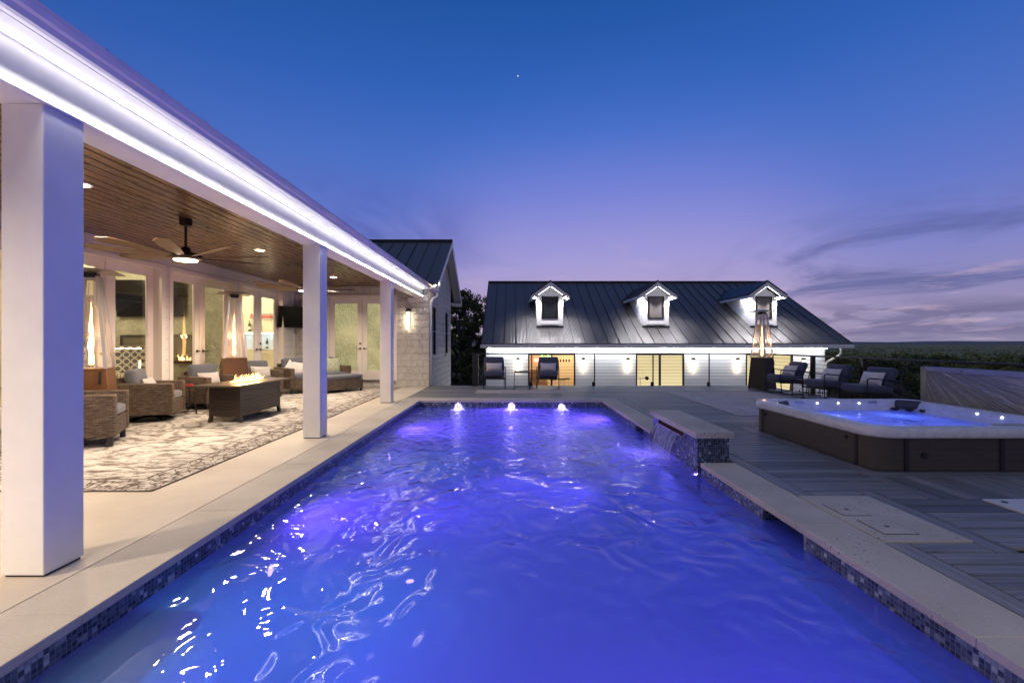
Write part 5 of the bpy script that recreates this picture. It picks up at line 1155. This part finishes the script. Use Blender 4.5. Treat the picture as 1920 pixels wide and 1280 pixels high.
# lit room behind the first sliding door
M_roomw = mat('warm_room_plaster', rough=.7, fn=f_plaster((.78, .66, .50, 1)))
GW(MB().box(-.9, 4.6, 23.4, 23.5, DB, 1.0).box(-.95, -.9, GY + .2, 23.4, DB, 1.).box(4.6, 4.65, GY + .2, 23.4, DB, 1.).box(-.9, 4.6, GY + .2, 23.4, 1.0, 1.04).box(-.9, 4.6, GY + .2, 23.4, DB - .05, DB), 'bar_room', M_roomw)
lamp('bar_room_light', 'POINT', (1.5, 21.3, .75), 75, (1, .76, .5), .12); lamp('bar_room_light', 'POINT', (3.0, 22.6, .75), 40, (1, .7, .4), .12)
ns = thing('neon_sign', 'green ring and red bar neon sign glowing in the guest house bar', 'neon sign', (1.55, 23.3, .55))
MB().tube([(.2 + .16 * math.cos(a), 0, .10 + .16 * math.sin(a)) for a in np.linspace(0, 6.283, 25)], .014, 6, False).build('green_ring', emit('green_neon', (.1, 1, .25), 9), ns, smooth=True)
MB().tube([(-.40, 0, -.16), (-.35, 0, -.10), (.55, 0, -.10), (.6, 0, -.16), (.55, 0, -.22), (-.35, 0, -.22), (-.40, 0, -.16)], .018, 6).build('red_outline', emit('red_neon', (1, .12, .05), 9), ns, smooth=True)
MB().box(-.33, .53, .0, .01, -.20, -.12).build('white_panel', emit('white_neon_panel', (1, .85, .75), 2.5), ns); MB().bar((.1, .03, .05), (.1, .09, .05), .04).build('wall_bracket', M_black, ns)
bs = thing('back_bar_shelf', 'wooden back bar shelving with bottles inside the guest house', 'shelf', (1.35, 23.15, DB))
MB().box(-.5, .5, -.2, .2, 0, .9).build('cabinet', mat('oak_bar', (.22, .12, .05), .4), bs)
MB().box(-.5, .5, -.05, .2, 1.2, 1.23).box(-.5, .5, -.05, .2, 1.5, 1.53).box(-.5, -.47, -.05, .2, .9, 1.53).box(.47, .5, -.05, .2, .9, 1.53).build('shelves', mat('oak_bar_light', (.40, .26, .10), .4), bs)
mb = MB(); rg = random.Random(5)
for z in (.9, 1.23):
    for k in range(9): mb.lathe([(.03, 0), (.03, .16), (.011, .19), (.011, .24)], (-.42 + k * .1, .05, z), 8)
mb.build('bottle_row', mat('amber_bottles', (.30, .14, .02), .1), bs)['kind'] = 'stuff'
for k in range(4):
    p = thing('pendant_lamp', 'dark glass pendant lamp over the bar, number %s from the left of four' % ['one', 'two', 'three', 'four'][k], 'pendant lamp', (2.42 + k * .14, 22.2, .35), 0, 'pendant lamps over the bar')
    MB().tube([(0, 0, .14), (0, 0, .63)], .004, 5).build('cord', M_black, p); MB().lathe([(.03, 0), (.045, .04), (.03, .12), (.01, .14)], n=12).build('lamp_shade', M_bronze, p, smooth=True)
for k, (x, y) in enumerate(((2.35, 21.0), (2.60, 21.25), (1.95, 20.9))):
    b2 = thing('bar_stool', ['metal bar stool left of centre behind the glass of the bar room', 'metal bar stool nearest the right door frame in the bar room', 'metal bar stool behind the right rocking chair in the bar room'][k], 'stool', (x, y, DB), 0, 'bar stools')
    MB().lathe([(.17, 1.20), (.18, 1.22), (.17, 1.26)]).build('seat', M_bronze, b2)
    for a in range(4): MB().bar((.10 * math.cos(a * 1.57 + .7), .10 * math.sin(a * 1.57 + .7), 1.2), (.2 * math.cos(a * 1.57 + .7), .2 * math.sin(a * 1.57 + .7), 0), .02).build('leg', M_nickel, b2)
    MB().tube([(.16 * math.cos(a), .16 * math.sin(a), .45) for a in np.linspace(0, 6.283, 17)], .008, 5, False).build('foot_ring', M_nickel, b2)
lp = thing('reading_lamp', 'jointed desk lamp in silhouette against the middle glowing blind', 'lamp', (5.72, GY + .15, DB + .0))
MB().lathe([(.10, 0), (.1, .02), (.012, .03), (.012, 1.35)], n=12).build('stand', M_black, lp); MB().bar((-.1, 0, 1.34), (.22, 0, 1.34), .02).build('arm', M_black, lp); MB().rbox((.30, 0, 1.34), (.17, .08, .15), .04, 6, 0, RY(35)).build('lamp_shade', M_black, lp, smooth=True)
# sconces on the guest house
for x, l in ((.305, 'lit tube sconce left of the bar room door on the guest house, leftmost'), (3.17, 'lit tube sconce just right of the bar room door on the guest house'), (5.13, 'lit tube sconce just left of the middle sliding door of the guest house'),
             (8.0, 'lit tube sconce just right of the middle sliding door of the guest house'), (9.94, 'lit tube sconce just left of the right sliding door of the guest house'), (12.83, 'lit tube sconce right of the right sliding door above the lounge rocker')):
    sconce(l, (x, GY - .003, .30), 0, 'guest house sconces', 1.05)
# ================================================================== FENCE BELOW THE DECK
fe = thing('picket_fence', 'low black metal picket fence on the ground beyond the lounge rockers', 'fence', (14, 16, -1.75))
mb = MB(); a = Vector((-4.5, 3.2, 0)); b_ = Vector((4.5, -3.4, 0)); n = 90
MB().bar(a + Vector((0, 0, 1.12)), b_ + Vector((0, 0, 1.12)), .03).bar(a + Vector((0, 0, .95)), b_ + Vector((0, 0, .95)), .025).bar(a + Vector((0, 0, .15)), b_ + Vector((0, 0, .15)), .025).build('rails', M_black, fe)
for k in range(n): p = a.lerp(b_, k / (n - 1)); MB().bar(p + Vector((0, 0, 0 if k % 18 == 0 else .1)), p + Vector((0, 0, 1.18)), .05 if k % 18 == 0 else .018).build('picket' if k % 18 else 'post', M_black, fe)
# ================================================================== TREES
def f_leaf(c1, c2):
    def f(t, b):
        isl = t.n('NewGeometry').outputs['Random Per Island']; n = t.noise(t.obj(), 1.1, 2)
        t.set(b.inputs['Base Color'], t.mix(t.m('MULTIPLY', t.m('ADD', isl, n), .5), c1, c2)); b.inputs['Roughness'].default_value = .6
    return f
M_leaf = mat('oak_leaf', fn=f_leaf((.04, .05, .018, 1), (.11, .125, .04, 1)), spec=.2); M_leaf2 = mat('cedar_leaf', fn=f_leaf((.10, .115, .03, 1), (.24, .25, .07, 1)), spec=.2)
M_bark = mat('grey_bark', rough=.9, fn=lambda t, b: (t.set(b.inputs['Base Color'], t.mix(t.noise(t.mul(t.obj(), (8, 8, 2)), 2, 4), (.05, .04, .03, 1), (.12, .10, .08, 1))), t.set(b.inputs['Normal'], t.bump(t.noise(t.mul(t.obj(), (8, 8, 2)), 2, 4), .8, .03))) and None)
def leafcloud(cs, per, lsz, rg):
    """cs: array of (x,y,z,r) clumps -> quads"""
    N = len(cs) * per; c = np.repeat(cs, per, 0)
    d = rg.normal(size=(N, 3)); d /= np.linalg.norm(d, axis=1, keepdims=True); rad = c[:, 3:4] * rg.random((N, 1)) ** .45 * np.array([[1, 1, .72]])
    p = c[:, :3] + d * rad
    a = rg.normal(size=(N, 3)); a /= np.linalg.norm(a, axis=1, keepdims=True); b = np.cross(a, rg.normal(size=(N, 3))); b /= np.linalg.norm(b, axis=1, keepdims=True)
    s = lsz * rg.uniform(.6, 1.3, (N, 1)); v = np.stack([p - a * s, p + b * s * .55, p + a * s, p - b * s * .55], 1).reshape(-1, 3)
    return v
def quads_obj(name, v, m, parent=None):
    me = bpy.data.meshes.new(name); n = len(v) // 4
    me.vertices.add(len(v)); me.vertices.foreach_set('co', v.astype(np.float32).ravel()); me.loops.add(len(v)); me.loops.foreach_set('vertex_index', np.arange(len(v), dtype=np.int32))
    me.polygons.add(n); me.polygons.foreach_set('loop_start', np.arange(0, len(v), 4, dtype=np.int32)); me.polygons.foreach_set('loop_total', np.full(n, 4, dtype=np.int32)); me.update(); me.validate()
    me.materials.append(m); o = bpy.data.objects.new(name, me); COL.objects.link(o); o.parent = parent; return o
def tree(label, x, y, h, w, seed, m=M_leaf, name='oak_tree', nc=46, per=150, ls=.075, base=.25, group=None):
    rg = np.random.default_rng(seed); z0 = gh(x, y)
    if name == 'cedar_tree': h = (1.3 - .0155 * math.hypot(x, y) * rg.uniform(.85, 1.25) - z0) / 1.16
    r = thing(name, label, 'tree', (x, y, z0), 0, group)
    cs = []; mb = MB(); mb.tube([(0, 0, -.1), (.05 * w, 0, h * .22), (0, .04 * w, h * .4)], [.05 * h, .035 * h, .028 * h], 8)
    for i in range(nc):
        a = rg.random() * 6.283; q = rg.random() ** .6; zz = rg.uniform(base, 1.) ; env = math.sin(math.pi * min(1, max(0, (zz - base + .12) / (1.12 - base)))) ** .6
        rr_ = q * w * env * rg.uniform(.75, 1.1); cr = rg.uniform(.10, .2) * w; cs.append((rr_ * math.cos(a), rr_ * math.sin(a), zz * h - cr * .3, cr))
        if i % 3 == 0: mb.tube([(0, .02 * w, h * rg.uniform(.2, .42)), (rr_ * .5 * math.cos(a), rr_ * .5 * math.sin(a), zz * h * .7), cs[-1][:3]], [.018 * h, .011 * h, .003 * h], 5)
    mb.build('trunk', M_bark, r, smooth=True); quads_obj('crown', leafcloud(np.array(cs), per, ls, rg), m, r)
    return r
tree('dark oak tree between the stone wing and the guest house, the taller left one', -2.9, 27.0, 6.2, 2.4, 1, nc=60, per=170)
tree('dark oak tree touching the left end of the guest house roof', -.9, 31.5, 6.6, 2.3, 2, nc=60, per=170)
tree('dark oak far behind between the stone wing and the guest house', -3.4, 36.0, 6.4, 3., 12, nc=60, per=150, ls=.1)
tree('low dark bush filling the gap beside the stone wing', -2.0, 24.0, 2.6, 1.7, 13, nc=40, per=140, base=.05)
# grove beyond the right railing: individual crowns, each its own tree
grove = [(18.5, 22.5, 2.3, 2.3), (22.5, 23.5, 2.6, 2.6), (20.0, 27.5, 2.7, 2.6), (25.5, 27.0, 2.8, 2.8), (29.5, 26.0, 3.0, 3.0), (24, 33, 3.2, 3.2), (31, 33, 3.5, 3.4), (37, 33, 3.6, 3.6), (28, 40, 3.7, 3.7), (36.5, 41, 3.9, 3.9), (45, 40, 4.1, 4.1), (34, 50, 4.2, 4.3), (44, 51, 4.4, 4.4), (55, 50, 4.6, 4.6), (20.5, 19.5, 2.2, 2.2), (26, 21.5, 2.5, 2.5)]
words = ['leftmost in the front row, beside the guest house corner', 'second from the left in the front row', 'just behind the guest house corner downspout', 'behind the row of lounge rockers', 'above the hot tub cover near the right edge', 'in the second row behind the rockers', 'in the second row toward the right', 'in the second row at the right edge', 'in the third row by the guest house roof', 'in the third row at the centre of the gap', 'in the third row at the right edge', 'far back by the guest house roof edge', 'far back at the centre of the gap', 'far back at the right edge', 'low in front of the others over the nearest rocker', 'low in front, right behind the tub cover']
for i, (x, y, h, w) in enumerate(grove):
    tree('dark green bushy tree ' + words[i], x, y, h, w, 50 + i, M_leaf2 if i % 3 else M_leaf, 'cedar_tree', nc=46, per=130, ls=.075 + .0022 * (y - 20), base=.05, group='trees beyond the railing')
# far-off wood: one mass to the horizon
rg = np.random.default_rng(99); cl = []
for k in range(4200):
    dd = 48 * (1200 / 48) ** rg.random(); an = rg.uniform(R(-14), R(62)); x = dd * math.sin(an); y = dd * math.cos(an) + 4
    s_ = rg.uniform(1.0, 1.9) * (1 + dd / 300); cl.append((x, y, max(gh(x, y) + .2, min(gh(x, y) + s_ * .8, 1.3 - dd * rg.uniform(.012, .032) - .72 * s_)), s_))
cl = np.array(cl); dist = np.hypot(cl[:, 0], cl[:, 1]); V = []
for lo, hi, per, ls in ((0, 90, 150, .16), (90, 180, 60, .30), (180, 400, 26, .62), (400, 2000, 12, 1.25)):
    s_ = cl[(dist >= lo) & (dist < hi)]
    if len(s_): V.append(leafcloud(s_, per, ls, rg))
tag(quads_obj('woodland', np.concatenate(V), M_leaf2), kind='stuff')
hv = []
for k in range(60): a = R(-30 + k * 2); hv.append((a, 30 + 14 * math.sin(k * .7) + 9 * math.sin(k * 1.9 + 1)))
vs = [(3800 * math.sin(a), 3800 * math.cos(a), -14) for a, h in hv] + [(4600 * math.sin(a), 4600 * math.cos(a), 2 + h * .22) for a, h in hv] + [(5600 * math.sin(a), 5600 * math.cos(a), -14) for a, h in hv]; n = len(hv)
tag(MB().add(vs, [(j * n + i, j * n + i + 1, (j + 1) * n + i + 1, (j + 1) * n + i) for j in (0, 1) for i in range(n - 1)]).build('hills', mat('far_hills', (.13, .14, .12), 1.)), kind='structure')
